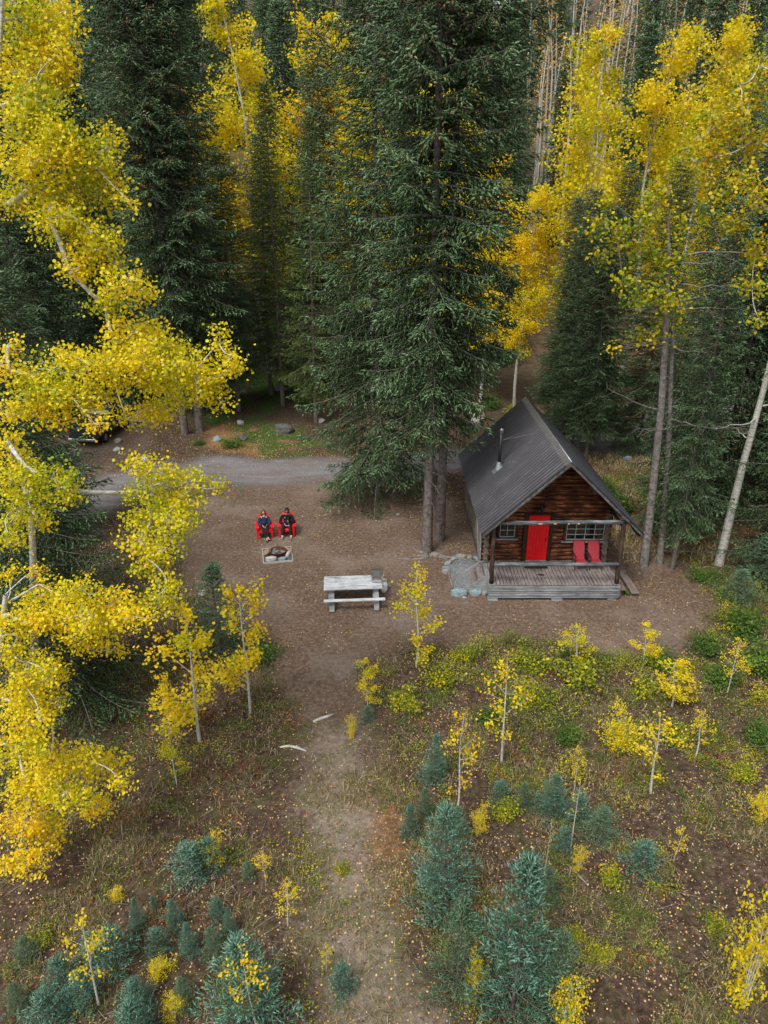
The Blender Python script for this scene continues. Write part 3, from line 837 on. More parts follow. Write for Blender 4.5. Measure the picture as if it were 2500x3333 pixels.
M['concrete'] = plain('grey_concrete', (.10, .092, .085), .95, .1, var=.4, scale=12, bump=.4)
M['frameedge'] = plain('pale_edge', (.38, .375, .35), .7, .3, var=.15)
M['ash'] = plain('ash', (.19, .185, .18), 1, .1, var=.8, scale=14, bump=.6)
def rockm(name, a, b, c):
    t = NT(name); v = t.coord(); n = t.noise(v, 5, 8, .75)
    t.bump(n, .7, .03)
    return t.done(t.ramp(n, [(.32, a), (.5, b), (.7, c)]), .9, .2)
M['rock_blue'] = rockm('blue_grey_rock', (.09, .13, .14), (.20, .27, .29), (.38, .43, .44))
M['rock_grey'] = rockm('grey_rock', (.11, .105, .095), (.23, .225, .20), (.40, .39, .35))
M['rock_pale'] = rockm('pale_rock', (.20, .20, .19), (.40, .40, .38), (.60, .59, .55))
M['rock_tan'] = rockm('tan_rock', (.13, .085, .055), (.30, .20, .13), (.45, .34, .24))
M['rock_dark'] = rockm('dark_rock', (.05, .05, .048), (.10, .10, .095), (.19, .185, .17))
M['propane'] = plain('white_tank', (.68, .72, .70), .4, .4, var=.1)
M['moss'] = plain('moss', (.05, .09, .015), 1, .1, var=.5, scale=20, bump=.6)

# ------------------------------------------------------------------ the log cabin
CX, CY = 4.076, 23.576
cabin = empty('log_cabin', (CX, CY, 0), 0, 'small brown log cabin with steep charcoal metal roof and bright red door', 'cabin')
YW = 1.956; RZ, RX, SL = 5.68, 2.584, .953
def roofz(x): return RZ - SL*abs(x-RX)
rr = random.Random(3)
def logrow(mb, x0, x1, y, z, r, along='x', n=12):
    k = max(2, int(abs(x1-x0)/.35)+1)
    pts = []; rad = []
    for i in range(k+1):
        t = x0+(x1-x0)*i/k
        j = rr.uniform(-.008, .008)
        pts.append((t, y+j, z+rr.uniform(-.006, .006)) if along == 'x' else (y+j, t, z+rr.uniform(-.006, .006)))
        rad.append(r*rr.uniform(.94, 1.05))
    mb.tube(pts, rad, n)
OPEN = [(1.53, 2.72, .5, 2.80), (.50, 1.27, 1.70, 2.42), (3.18, 4.88, 1.55, 2.42)]
mb = MB(); z = .60; row = 0
while z < 5.45:
    r = .086
    xa, xb = -.10-(.06 if row % 2 else 0), 5.02+(.06 if row % 2 else 0)
    if z > 2.45:
        xa = max(xa, RX-(RZ-.30-z)/SL); xb = min(xb, RX+(RZ-.30-z)/SL)
    spans = [(xa, xb)]
    for a, b, c, d in OPEN:
        if c-.02 < z < d+.0:
            ns = []
            for s in spans:
                if a > s[0] and b < s[1]: ns += [(s[0], a), (b, s[1])]
                elif a < s[0] < b: ns.append((b, s[1]))
                elif a < s[1] < b: ns.append((s[0], a))
                else: ns.append(s)
            spans = ns
    for a, b in spans:
        if b-a > .06: logrow(mb, a, b, YW+.10, z, r)
    z += .178; row += 1
mb.prism([(.0, .5), (4.94, .5), (4.94, RZ-.3-SL*(4.94-RX)), (RX, RZ-.32), (0, RZ-.3-SL*RX)], YW+.12, YW+.22)
front = mb.build('front_wall', M['log'], cabin)
for nm, xw in (('side_wall', .07), ('side_wall', 4.87)):
    mb = MB(); z = .42; row = 0
    while z < 2.9:
        logrow(mb, YW-.12-(.07 if row % 2 == 0 else 0), 8.75, xw, z, .10, 'y', 10); z += .178; row += 1
    mb.box(xw-.03, xw+.03, YW+.25, 8.6, .2, 2.9)
    mb.build(nm, M['log_side'], cabin)
mb = MB(); mb.prism([(.0, .2), (4.94, .2), (4.94, RZ-.3-SL*(4.94-RX)), (RX, RZ-.32), (0, RZ-.3-SL*RX)], 8.5, 8.6)
zz = .42
while zz < 5.2:
    xa = max(-.05, RX-(RZ-.3-zz)/SL) if zz > 2.4 else -.05; xb = min(5, RX+(RZ-.3-zz)/SL) if zz > 2.4 else 5
    logrow(mb, xa, xb, 8.66, zz, .095); zz += .2
mb.build('back_wall', M['log_side'], cabin)
mb = MB(); mb.box(.0, 4.95, YW+.02, 8.6, -.05, .42); mb.build('foundation', M['concrete'], cabin)
# grey weathered corner board on the left
mb = MB(); mb.beam((-.13, YW+.05, .1), (-.17, YW+.12, 2.35), .05, .22, up=(0, 1, 0)); mb.build('corner_board', M['greywood'], cabin)
mb = MB(); mb.beam((-.10, YW+.45, .1), (-.30, YW+.5, 2.5), .04, .2, up=(0, 1, 0))
mb.build('corner_board', M['greywood'], cabin)

# roof: ribbed sheet on both slopes
roof = None
def slope(side):
    mb = MB(); cs = math.cos(math.atan(SL)); W2 = 3.03
    y = -.05; prof = []
    pit = .228
    k = int(8.92/pit)
    for i in range(k):
        y0 = -.05+i*8.92/k; p = 8.92/k
        prof += [(y0, .034), (y0+.024, .034), (y0+.048, 0), (y0+p*.40, 0), (y0+p*.44, .010), (y0+p*.52, .010), (y0+p*.56, 0), (y0+p-.024, 0)]
    prof.append((8.87, .034))
    nx_, nz_ = side*math.sin(math.atan(SL)), cs
    vs = []
    for top in (0, 1):
        for (yy, h) in prof:
            hh = h if not top else h-.012
            for d in (0.0, 1.0):
                x = RX+side*d*W2; z = RZ-SL*abs(x-RX)
                vs.append((x+nx_*hh, yy, z+nz_*hh))
    n = len(prof); fs = []
    for i in range(n-1):
        a = i*2; fs.append((a, a+1, a+3, a+2) if side > 0 else (a, a+2, a+3, a+1))
        b = n*2+i*2; fs.append((b, b+2, b+3, b+1) if side > 0 else (b, b+1, b+3, b+2))
    mb.add(vs, fs)
    return mb
mb = slope(-1); s2 = slope(1); mb.add(s2.v, s2.f)
roof = mb.build('roof', M['roof'], cabin)
mb = MB()
for side in (-1, 1):
    d = .17
    for h0 in (.030,):
        vs = []
        for yy in (-.08, 8.90):
            for q, lift in ((0, .012), (d, .0)):
                x = RX+side*q; vs.append((x, yy, RZ-SL*q+h0+lift))
                vs.append((x, yy, RZ-SL*q+h0+lift-.015))
        # 0 top ridge,1 under ridge,2 top edge,3 under edge ; +4 back
        mb.add(vs, [(0, 2, 6, 4), (1, 5, 7, 3), (2, 3, 7, 6), (0, 1, 3, 2), (4, 6, 7, 5)])
mb.tube([(RX, -.08, RZ+.035), (RX, 8.9, RZ+.035)], .022, 8)
mb.build('ridge_cap', M['cap'], roof)
for side in (-1, 1):
  mb = MB()
  if 1:
    p = lambda q, y, off: (RX+side*q, y, RZ-SL*q-off)
    for (ya, yb) in ((-.085, -.052),):
        a, b = p(0, 0, .0), p(3.0, 0, .0)
        vs = [(a[0], ya, a[2]+.0), (b[0], ya, b[2]+.0), (b[0], ya, b[2]-.11), (a[0], ya, a[2]-.13),
              (a[0], yb, a[2]+.0), (b[0], yb, b[2]+.0), (b[0], yb, b[2]-.11), (a[0], yb, a[2]-.13)]
        mb.add(vs, [(0, 1, 2, 3), (7, 6, 5, 4), (0, 4, 5, 1), (1, 5, 6, 2), (2, 6, 7, 3), (3, 7, 4, 0)])
  mb.build('fascia_board', M['darkgrey'], roof)
for side in (-1, 1):
    for q in (.0, 1.0, 2.0, 2.85):
        if q == 0 and side < 0: continue
        x = RX+side*q; mb = MB(); mb.tube([(x, .0, RZ-SL*q-.17), (x, YW+.15, RZ-SL*q-.17)], .075, 9); mb.build('purlin', M['post'], roof)
mb = MB()
for side in (-1, 1):
    vs = []
    for off in (.035, .06):
        for (q, y) in ((0, -.04), (3.0, -.04), (3.0, 8.86), (0, 8.86)):
            vs.append((RX+side*q, y, RZ-SL*q-off))
    mb.add(vs, [(0, 1, 2, 3), (7, 6, 5, 4), (0, 4, 5, 1), (1, 5, 6, 2), (2, 6, 7, 3)])
mb.build('roof_boards', M['post'], roof)
g = np.random.default_rng(33); n_ = 260
xa = g.uniform(0, 3.0, n_)**1.0; ya = g.uniform(0, 8.8, n_); sd_ = np.where(g.random(n_) < .6, -1, 1); keep = g.random(n_) < .3+.7*(ya/8.8); xa, ya, sd_ = xa[keep], ya[keep], sd_[keep]
Pr = np.stack([RX+sd_*xa, ya, RZ-SL*xa+.03], 1); Nr = np.stack([sd_*.69, 0*xa, .72+0*xa], 1)+g.normal(size=(len(xa), 3))*.15
V_, F_, v_ = leaves_np(Pr, Nr, g.uniform(.03, .07, len(xa)), g.random(len(xa)), g, 5, .8, .1)
q_ = link('roof_leaves', np_mesh('roof_leaves', V_, [F_], M['fallen'], v_)); q_.location = (CX, CY, 0); tag(q_, 'scattered fallen leaves lying on the metal cabin roof', 'leaves', kind='stuff')
# stove pipe
mb = MB(); bx, by, bz = .73, 4.08, 3.92
mb.tube([(bx, by, bz-.1), (bx+.01, by, 5.45)], .068, 16); mb.tube([(bx, by, 4.95), (bx, by, 5.0)], .076, 16)
ch = mb.build('stove_pipe', M['black'], cabin)
mb = MB(); mb.lathe([(.06, 5.42), (.085, 5.44), (.09, 5.58), (.10, 5.60), (.0, 5.68)], 16, Matrix.Translation((bx+.01, by, 0))); mb.build('pipe_cap', M['cap'], ch)
mb = MB()
cs, sn = math.cos(math.atan(SL)), math.sin(math.atan(SL))
Mf = Matrix.Translation((bx-.05, by, roofz(bx-.05)+.03)) @ Matrix.Rotation(-math.atan(SL), 4, 'Y')
mb.box(-.27, .22, -.21, .21, -.004, .012, M=Mf)
mb.lathe([(.17, -.08), (.13, .10), (.078, .26)], 16, Matrix.Translation((bx, by, roofz(bx)+.04)))
mb.build('pipe_flashing', M['galv'], ch)
mb = MB(); mb.tube([(bx+.05, by, 5.15), (2.30, 4.15, roofz(2.30)+.05)], .006, 5); mb.tube([(bx+.05, by, 5.15), (2.2, 5.0, roofz(2.2)+.05)], .004, 5); mb.build('guy_wire', M['steel'], ch)

# porch
porch = MB(); x = 0.0; i = 0
while x < 5.0:
    wd = min(.138, 5.01-x)
    porch.box(x, x+wd-.018, .0+rr.uniform(-.01, .01), YW+.06, .632, .668+rr.uniform(-.003, .003), bev=.003); x += .140
porch.box(.0, 5.01, .05, .12, .50, .630); porch.box(0, 5.01, 1.7, 1.78, .50, .630)
deck = porch.build('porch_deck', M['deckwood'], cabin)
mb = MB(); z = .63
for k, h in enumerate((.145, .10, .075, .12, .10)):
    mb.box(-.02+rr.uniform(-.01, .01), 5.03+rr.uniform(-.02, .01), -.055-.012*(k % 2), -.02, z-h+.030, z, bev=.004); z -= h+.004
mb.box(-.03, .0, 0, 1.9, .1, .62)
mb.box(5.01, 5.045, 0, 1.9, .1, .62)
mb.build('porch_skirt', M['greywood'], deck)
mb = MB(); mb.box(.03, 4.98, -.012, .03, .12, .61); mb.build('skirt_backing', M['darkgrey'], deck)
for q in ((-.05, .34, -.10), (2.42, 2.84, -.10), (4.6, 4.95, -.03)):
    mb = MB(); mb.box(q[0], q[1], q[2], .12, -.03, .087, bev=.01); mb.build('porch_block', M['greywood'], deck)
mb = MB()
g_ = random.Random(9)
ring = []
for k in range(26):
    a = 2*math.pi*k/26; r_ = g_.uniform(.45, 1.0)
    ring.append((2.12+.24*r_*math.cos(a), .78+.10*r_*math.sin(a)))
mb.prism([(p[0], p[1]) for p in ring], 0, .003, M=Matrix(((1, 0, 0, 0), (0, 0, 1, 0), (0, 1, 0, .671), (0, 0, 0, 1))))
mb.build('deck_stain', M['trim'], deck)
for k, (x0_, x1_, zt) in enumerate(((.07, .03, 3.10), (4.92, 4.86, 3.28))):
    mb = MB(); n = 9
    mb.tube([(x0_+(x1_-x0_)*i/n+rr.uniform(-.012, .012), .13+rr.uniform(-.008, .008), .655+(zt-.655)*i/n) for i in range(n+1)], [.095*rr.uniform(.88, 1.08)*(1-.12*i/n) for i in range(n+1)], 12)
    mb.ell((x0_+.05, .07, 1.9), (.035, .03, .05), 8, 6)
    mb.build('post', M['post'], cabin)
mb = MB(); mb.tube([(.28+ (4.78)*i/10, .13+rr.uniform(-.008, .008), 3.22+rr.uniform(-.008, .008)+.006*i) for i in range(11)], [.078*rr.uniform(.90, 1.06) for i in range(11)], 12)
beam = mb.build('porch_beam', M['railwood'], cabin)
fc = plain('fresh_cut_wood', (.50, .29, .12), .8, .2, var=.3)
for kx, kl in ((1.72, .10), (2.28, .07), (2.78, .05), (3.15, .05)):
    mb = MB(); mb.ell((kx, .052, 3.225), (kl, .02, .032), 10, 6); mb.build('axe_cut', fc, beam)
mb = MB(); mb.tube([(.12+4.74*i/10, .06, 1.525+.006*math.sin(i*1.7)) for i in range(11)], [.075*rr.uniform(.93, 1.06) for i in range(11)], 8); mb.build('porch_rail', M['railwood'], cabin)
# brace inside the right bay
mb = MB(); mb.tube([(4.86, .15, 3.05), (4.97, YW, 2.95)], .06, 8); mb.build('tie_beam', M['post'], cabin)
mb = MB(); mb.tube([(.05, .15, 2.95), (.05, YW, 2.8)], .06, 8); mb.build('tie_beam', M['post'], cabin)

# door
mb = MB(); nb = 7; dw = .835/nb
for i in range(nb): mb.box(1.725+i*dw+.002, 1.725+(i+1)*dw-.002, YW-.02, YW+.03, .70, 2.70, bev=.006)
door = mb.build('door', M['red'], cabin)
mb = MB(); mb.box(2.44, 2.49, YW-.032, YW-.02, 1.56, 1.74, bev=.004); mb.tube([(2.465, YW-.03, 1.68), (2.465, YW-.07, 1.68), (2.42, YW-.075, 1.67)], .012, 8); mb.build('handle', M['black'], door)
mb = MB(); mb.box(1.54, 1.715, YW-.035, YW+.06, .669, 2.80, bev=.008); mb.box(2.57, 2.72, YW-.035, YW+.06, .669, 2.80, bev=.008); mb.box(1.715, 2.57, YW-.033, YW+.06, 2.71, 2.80, bev=.006)
mb.build('door_frame', M['trim'], door)
mb = MB(); mb.box(1.715, 2.57, YW-.05, YW+.02, .669, .70, bev=.005); mb.build('threshold', M['greywood'], door)
# windows
def window(x0, x1, z0, z1, nx, nz, sx0, sx1, sz):
    mb = MB()
    mb.box(x0-.09, x0, YW-.03, YW+.06, z0-.05, z1+.06); mb.box(x1, x1+.09, YW-.03, YW+.06, z0-.05, z1+.06)
    mb.box(x0, x1, YW-.028, YW+.06, z1+.0, z1+.06)
    win = mb.build('window', M['trim'], cabin)
    mb = MB(); e = .024
    mb.box(x0, x0+e, YW-.012, YW+.02, z0, z1); mb.box(x1-e, x1, YW-.012, YW+.02, z0, z1)
    mb.box(x0+e, x1-e, YW-.012, YW+.02, z1-e, z1); mb.box(x0+e, x1-e, YW-.012, YW+.02, z0, z0+e)
    for i in range(1, nx): xx = x0+(x1-x0)*i/nx; mb.box(xx-.008, xx+.008, YW-.010, YW+.012, z0+e, z1-e)
    for i in range(1, nz): zz = z0+(z1-z0)*i/nz; mb.box(x0+e, x1-e, YW-.008, YW+.010, zz-.008, zz+.008)
    mb.build('frame', M['white'], win)
    mb = MB(); mb.box(x0+.01, x1-.01, YW+.013, YW+.018, z0+.01, z1-.01); mb.build('pane', M['glass'], win)
    mb = MB(); mb.box(sx0, sx1, YW-.10, YW+.02, sz-.045, sz, bev=.006); mb.build('sill', M['greywood'], win)
window(.585, 1.195, 1.76, 2.36, 2, 2, .42, 1.33, 1.70)
window(3.27, 4.79, 1.64, 2.35, 4, 3, 3.10, 5.0, 1.58)
# wall lantern
mb = MB(); mb.tube([(2.15, YW-.0, 3.22), (2.15, YW-.16, 3.25), (2.15, YW-.2, 3.2)], .015, 8)
mb.lathe([(.02, 3.22), (.10, 3.15), (.12, 3.13), (.075, 3.12), (.06, 2.95), (.04, 2.93), (.0, 2.9)], 14, Matrix.Translation((2.15, YW-.2, 0)))
mb.tube([(2.02, YW-.03, 3.05), (1.98, YW-.1, 3.2), (2.05, YW-.08, 3.32)], .018, 6); mb.tube([(2.28, YW-.03, 3.05), (2.32, YW-.1, 3.2), (2.26, YW-.08, 3.32)], .018, 6)
mb.build('wall_lantern', M['black'], cabin)
# left steps
mb = MB()
mb.box(-.60, -.36, .70, 1.92, .20, .245, bev=.005); mb.box(-.32, -.07, .72, 1.90, .40, .445, bev=.005)
st = mb.build('porch_steps', M['stepwood'], cabin)
for yy in (.66, 1.93):
    mb = MB(); mb.prism([(-.80, -.02), (-.02, -.02), (-.02, .66), (-.16, .66), (-.80, .12)], yy, yy+.045); mb.build('stringer', M['greywood'], st)
# right steps
mb = MB()
mb.box(5.07, 5.34, .12, 1.75, .33, .38, bev=.005)
mb.box(5.12, 5.20, .2, 1.6, -.02, .33)
mb.prism([(0, 0), (.30, 0), (.30, .05), (0, .05)], .25, 2.1, M=Matrix.Translation((5.62, 0, .10)))
mb.box(5.66, 5.86, .5, .7, -.02, .10); mb.box(5.66, 5.86, 1.6, 1.8, -.02, .10)
s2_ = mb.build('side_steps', M['stepwood'], cabin)
mb = MB(); mb.ell((5.50, .46, .08), (.10, .20, .10), 9, 6); mb.ell((5.47, .70, .06), (.08, .13, .09), 9, 6); mb.build('moss', M['moss'], s2_)

# ------------------------------------------------------------------ gravel bed, rocks
def rock_mesh(name, mat, seed, r=(1, 1, .7), sub=3, ang=.30):
    import bmesh
    bm = bmesh.new(); bmesh.ops.create_icosphere(bm, subdivisions=sub, radius=1)
    g = np.random.default_rng(seed)
    pl = unit(g.normal(size=(11, 3))); dd = g.uniform(.62, .95, 11)
    fr = g.normal(size=(4, 3))*2.2; ph = g.uniform(0, 6, 4)
    for v_ in bm.verts:
        p = np.array(v_.co)
        for n_, d_ in zip(pl, dd):
            s = p@n_
            if s > d_: p = p - n_*(s-d_)*.9
        p = p*(1+.035*sum(math.sin(fr[i]@p*2+ph[i]) for i in range(4)))
        p[0] *= r[0]; p[1] *= r[1]; p[2] *= r[2]
        if p[2] < -.45*r[2]: p[2] = -.45*r[2]
        v_.co = p
    me = bpy.data.meshes.new(name); bm.to_mesh(me); bm.free()
    me.materials.append(mat); return me
RK = {}
for nm in ('rock_blue', 'rock_grey', 'rock_pale', 'rock_tan', 'rock_dark'):
    RK[nm] = [rock_mesh('rock', M[nm], 40+i*7+len(nm), (1, .82, .66)) for i in range(3)]
def rock(x, y, s, m, k, label, cat='rock', group=None, rz=0.0, kind='rock', sc=(1, 1, 1), z=None):
    o = link(kind, RK[m][k % 3]); o.location = (x, y, (gzf(x, y) if z is None else z)+.16*s)
    o.rotation_euler = (0, 0, rz); o.scale = (s*sc[0], s*sc[1], s*sc[2])
    return tag(o, label, cat, group)
gb = np.array([(-1.30, .62), (-.70, .52), (-.1, .75), (-.05, 2.0), (-.15, 3.2), (-.6, 3.42), (-1.0, 3.25), (-1.32, 2.7), (-1.38, 1.8)])
mb = MB(); vs = [(CX-.65, CY+1.9, .075)]
ng = 40
pp = []
for i in range(ng):
    t = i/ng*len(gb); a = gb[int(t) % len(gb)]; b = gb[(int(t)+1) % len(gb)]; q = a+(b-a)*(t-int(t)); pp.append(q)
for s_, zz in ((.5, .07), (.96, .05), (1.0, .0)):
    for q in pp: vs.append((CX-.65+(q[0]+.65)*s_, CY+1.9+(q[1]-1.9)*s_, zz))
fs = [(0, 1+i, 1+(i+1) % ng) for i in range(ng)] + [(1+k*ng+i, 1+(k+1)*ng+i, 1+(k+1)*ng+(i+1) % ng, 1+k*ng+(i+1) % ng) for k in range(2) for i in range(ng)]
mb.add(vs, fs, True)
t = NT('crushed_stone'); n_ = t.noise(t.coord(), 55, 4, .8); t.bump(n_, 1, .03)
tag(mb.build('gravel_bed', t.done(t.ramp(n_, [(.3, (.07, .085, .09)), (.5, (.19, .215, .225)), (.7, (.40, .42, .42))]), .95, .1)), 'bed of blue grey gravel beside the porch steps', 'gravel', kind='structure')
g = np.random.default_rng(4)
q = np.stack([g.uniform(-1.35, -.1, 3500), g.uniform(.6, 3.4, 3500)], 1)
q = q[inside(q[:, 0], q[:, 1], gb) < -.05]
V_, F_, v_ = shoots_np(np.stack([CX+q[:, 0], CY+q[:, 1], np.full(len(q), .055)], 1), g.normal(size=(len(q), 3))*.5+np.array([0, 0, 1]), g.uniform(.02, .05, len(q)), g.uniform(.03, .06, len(q)), g.random(len(q)), g)
tag(link('gravel', np_mesh('gravel', V_, [F_], M['pebble'], v_)), 'loose crushed stones on the gravel bed by the steps', 'gravel', kind='stuff')
mb = MB(); mb.beam((CX-1.42, CY+2.05, .07), (CX-1.33, CY+.70, .07), .09, .12); tag(mb.build('edging_board', M['stepwood']), 'reddish grey board edging the gravel bed on its outer side', 'board')
for (x, y, s, m, k, rz, sc, lab) in [
    (-1.10, .46, .34, 'rock_blue', 0, .2, (1.1, 1, .9), 'largest blue grey boulder at the front corner of the gravel bed'),
    (-.42, .50, .27, 'rock_blue', 1, .5, (1.1, 1, 1), 'pale blue boulder between the front corner boulder and the porch steps'),
    (-.08, .50, .22, 'rock_grey', 2, 1.1, (1, .8, .8), 'flat beige rock against the porch corner under the step stringer'),
    (-.0, .68, .07, 'rock_pale', 2, 0, (1, 1, 1), 'small round pale stone on top of the flat beige rock'),
    (-.92, .16, .08, 'rock_pale', 1, 0, (1.2, .8, .5), 'small flat pale stone in front of the largest blue boulder'),
    (-1.48, 2.20, .22, 'rock_grey', 0, .7, (1, 1, 1), 'pale triangular rock at the end of the edging board'),
    (-1.45, 2.52, .15, 'rock_blue', 2, .1, (1.2, .7, 1), 'flat light blue rock behind the triangular rock of the gravel bed'),
    (-1.36, 2.88, .20, 'rock_blue', 0, 1.4, (1, 1, 1.1), 'rounded sky blue rock on the left edge of the gravel bed'),
    (-1.22, 3.15, .12, 'rock_tan', 1, .3, (1, 1, 1), 'small tan rock wedged between two blue rocks of the border'),
    (-1.03, 3.38, .18, 'rock_blue', 2, .9, (1, 1, .9), 'angular blue rock at the back left of the gravel bed'),
    (-.70, 3.55, .25, 'rock_grey', 1, .2, (1.1, .9, 1), 'wide grey green boulder at the back of the gravel bed'),
    (-.36, 3.50, .17, 'rock_grey', 2, 1.9, (1, 1, 1), 'round brownish grey rock right of the wide boulder'),
    (-.10, 3.48, .13, 'rock_blue', 1, .4, (1, 1, 1), 'small blue grey rock near the cabin wall'),
    (.10, 3.30, .13, 'rock_blue', 0, 2.0, (1.1, .8, .8), 'small teal rock touching the cabin corner')]:
    if x > .05: x = -.04
    rock(CX+x, CY+y, s, m, k, lab, group='rocks around the gravel bed', rz=rz, sc=sc)
for (px, py, s, m, k, lab) in [
    (615, 932, .72, 'rock_dark', 0, 'large dark rounded boulder on the grass across the road'),
    (525, 948, .42, 'rock_dark', 1, 'mossy dark boulder half sunk in the orange needles'),
    (470, 950, .36, 'rock_blue', 2, 'pale blue grey rock right of the twin spruce trunks'),
    (520, 915, .34, 'rock_pale', 0, 'small two toned pale rock in the green grass beyond the road'),
    (607, 842, .55, 'rock_blue', 1, 'blue grey boulder at the edge of the far campsite'),
    (635, 830, .40, 'rock_pale', 2, 'white rock farthest away at the back of the campsite'),
    (660, 850, .45, 'rock_blue', 0, 'jagged grey rock beside the leaning spruce trunk'),
    (692, 912, .40, 'rock_pale', 1, 'pale rock at the foot of the leaning spruce'),
    (253, 972, .30, 'rock_pale', 1, 'pale round rock beside the road near the pickup'),
    (255, 955, .34, 'rock_grey', 0, 'grey rock just behind the pale round rock by the pickup'),
    (283, 922, .40, 'rock_grey', 2, 'tan grey boulder at the back of the parking spot'),
    (313, 995, .26, 'rock_pale', 0, 'small white rock on the near edge of the parking spot'),
    (437, 1285, .20, 'rock_pale', 2, 'pale squarish rock at the left edge of the clearing'),
    (1024, 915, .50, 'rock_pale', 0, 'pale rock behind the cabin roof at the road edge'),
    (1355, 992, .30, 'rock_blue', 1, 'flat light blue stone in the grass right of the cabin'),
    (1040, 905, .38, 'rock_grey', 2, 'grey rock next to the pale rock behind the cabin'),
    (860, 1112, .13, 'rock_grey', 1, 'small grey stone lying alone on the bare dirt left of the big spruces')]:
    x, y = GD(px, py); rock(x, y, s, m, k, lab, rz=px*.01, kind='boulder' if s > .35 else 'rock')

# ------------------------------------------------------------------ fire pit
FX, FY, FR = -4.65, 27.25, .193
fp = empty('fire_pit', (FX, FY, 0), FR, 'square fire pit slab with a rusty steel fire ring in it', 'fire pit')
mb = MB(); mb.box(-.62, .62, -.66, .66, -.02, .055); mb.build('slab', M['concrete'], fp)
mb = MB(); e = .032
for a, b, c, d in ((-.64, .64, -.68, -.68+e), (-.64, .64, .68-e, .68), (-.64, -.64+e, -.68+e, .68-e), (.64-e, .64, -.68+e, .68-e)): mb.box(a, b, c, d, -.02, .075)
mb.build('edge_frame', M['frameedge'], fp)
mb = MB(); mb.lathe([(.35, .055), (.35, .235), (.385, .24), (.385, .222), (.362, .215), (.362, .055)], 32, Matrix.Translation((.03, .06, 0))); mb.build('fire_ring', M['rust'], fp)
mb = MB(); mb.lathe([(0, .10), (.2, .095), (.35, .08)], 20, Matrix.Translation((.03, .06, 0)))
mb.tube([(-.12, .0, .16), (.14, .12, .19)], .03, 7); mb.tube([(.0, .22, .17), (.18, .0, .16)], .026, 7); mb.tube([(-.15, .15, .16), (.02, -.1, .2)], .028, 7)
mb.build('ashes', M['ash'], fp)
for (x, y, s, m, k, rz, sc, lab) in [(-4.84, 26.78, .27, 'rock_pale', 0, .3, (1, .75, .85), 'big pale angular rock at the front left of the fire ring'),
        (-4.36, 26.80, .20, 'rock_blue', 1, .8, (1, .9, 1.0), 'blue and white rock at the front right of the fire ring'),
        (-5.09, 27.30, .27, 'rock_tan', 2, 1.4, (1.2, .8, 1.1), 'long tan rock along the left side of the fire ring'),
        (-4.17, 27.24, .21, 'rock_pale', 2, 1.5, (1.2, .7, 1.1), 'smooth white rock at the right side of the fire ring'),
        (-4.28, 27.62, .24, 'rock_tan', 0, 2.4, (1.2, .7, 1.0), 'orange tan rock at the back right of the fire ring'),
        (-4.92, 27.66, .24, 'rock_grey', 1, .6, (1.1, .7, .9), 'flat grey rock at the back left of the fire ring')]:
    rock(x, y, s, m, k, lab, group='rocks around the fire ring', rz=rz, sc=sc, z=.055)

# ------------------------------------------------------------------ picnic table, camp stove, gas bottle
TX, TY, TR = -1.20, 23.62, .066
tb = empty('picnic_table', (TX, TY, 0), TR, 'weathered grey white picnic table with bleached plank top', 'table')
mb = MB(); wd = 1.04/5
for i in range(5): mb.box(-1.115+rr.uniform(-.015, .01), 1.115+rr.uniform(-.01, .015), -.52+i*wd+.010, -.52+(i+1)*wd-.010, .715, .76+rr.uniform(-.003, .002), bev=.005)
mb.build('tabletop', M['whitewood'], tb)
for yy in (-.80, .80):
    mb = MB(); mb.box(-1.12, 1.20, yy-.075, yy+.005, .415, .46, bev=.005); mb.box(-1.12, 1.20, yy+.009, yy+.085, .413, .459, bev=.005)
    mb.build('bench', M['whitewood'], tb)
for xx in (-.82, .87):
    mb = MB()
    for sd in (-1, 1):
        mb.beam((xx, sd*.22, .70), (xx, sd*.84, .10), .20, .06, up=(0, 0, 1))
        mb.beam((xx-.115, sd*.30, .40), (xx-.115, sd*.9, .40), .03, .10)
    mb.box(xx-.09, xx+.09, -.48, .48, .64, .714, bev=.004); mb.box(xx-.125, xx-.10, -.85, .85, .34, .42, bev=.004)
    leg = mb.build('leg_frame', M['greywood'], tb)
    for sd in (-1, 1):
        mb = MB(); mb.beam((xx, sd*.80, .13), (xx, sd*.97, .03), .19, .12); mb.build('foot', M['footwood'], leg)
sv = empty('camp_stove', (TX+.93*1, TY+.10, .762), TR, 'open camp stove with raised grey lid on the right end of the table', 'stove')
mb = MB(); mb.box(-.20, .17, -.17, .20, 0, .09, bev=.008); mb.build('body', M['steel'], sv)
mb = MB(); mb.box(-.17, .14, .0, .17, .088, .10); mb.lathe([(.05, .10), (.06, .11), (.03, .12), (0, .12)], 12, Matrix.Translation((-.01, .09, 0))); mb.build('burner_tray', plain('brown_enamel', (.14, .085, .05), .5, .4), sv)
mb = MB()
for i in range(6): xx = -.17+i*.062; mb.tube([(xx, -.15, .115), (xx, .18, .115)], .005, 5)
mb.tube([(-.18, -.02, .115), (.15, -.02, .115)], .006, 5); mb.tube([(-.18, -.15, .115), (.15, -.15, .115)], .006, 5); mb.build('grate', M['steel'], sv)
mb = MB(); Mx = Matrix.Translation((0, .21, .09)) @ Matrix.Rotation(-.35, 4, 'X'); mb.box(-.21, .18, 0, .012, 0, .30, M=Mx, bev=.004); mb.box(-.21, -.20, -.06, 0, 0, .30, M=Mx); mb.box(.17, .18, -.06, 0, 0, .30, M=Mx); mb.box(-.20, .17, -.06, 0, .29, .30, M=Mx)
mb.build('lid', plain('grey_green_enamel', (.13, .14, .12), .4, .5, .4), sv)
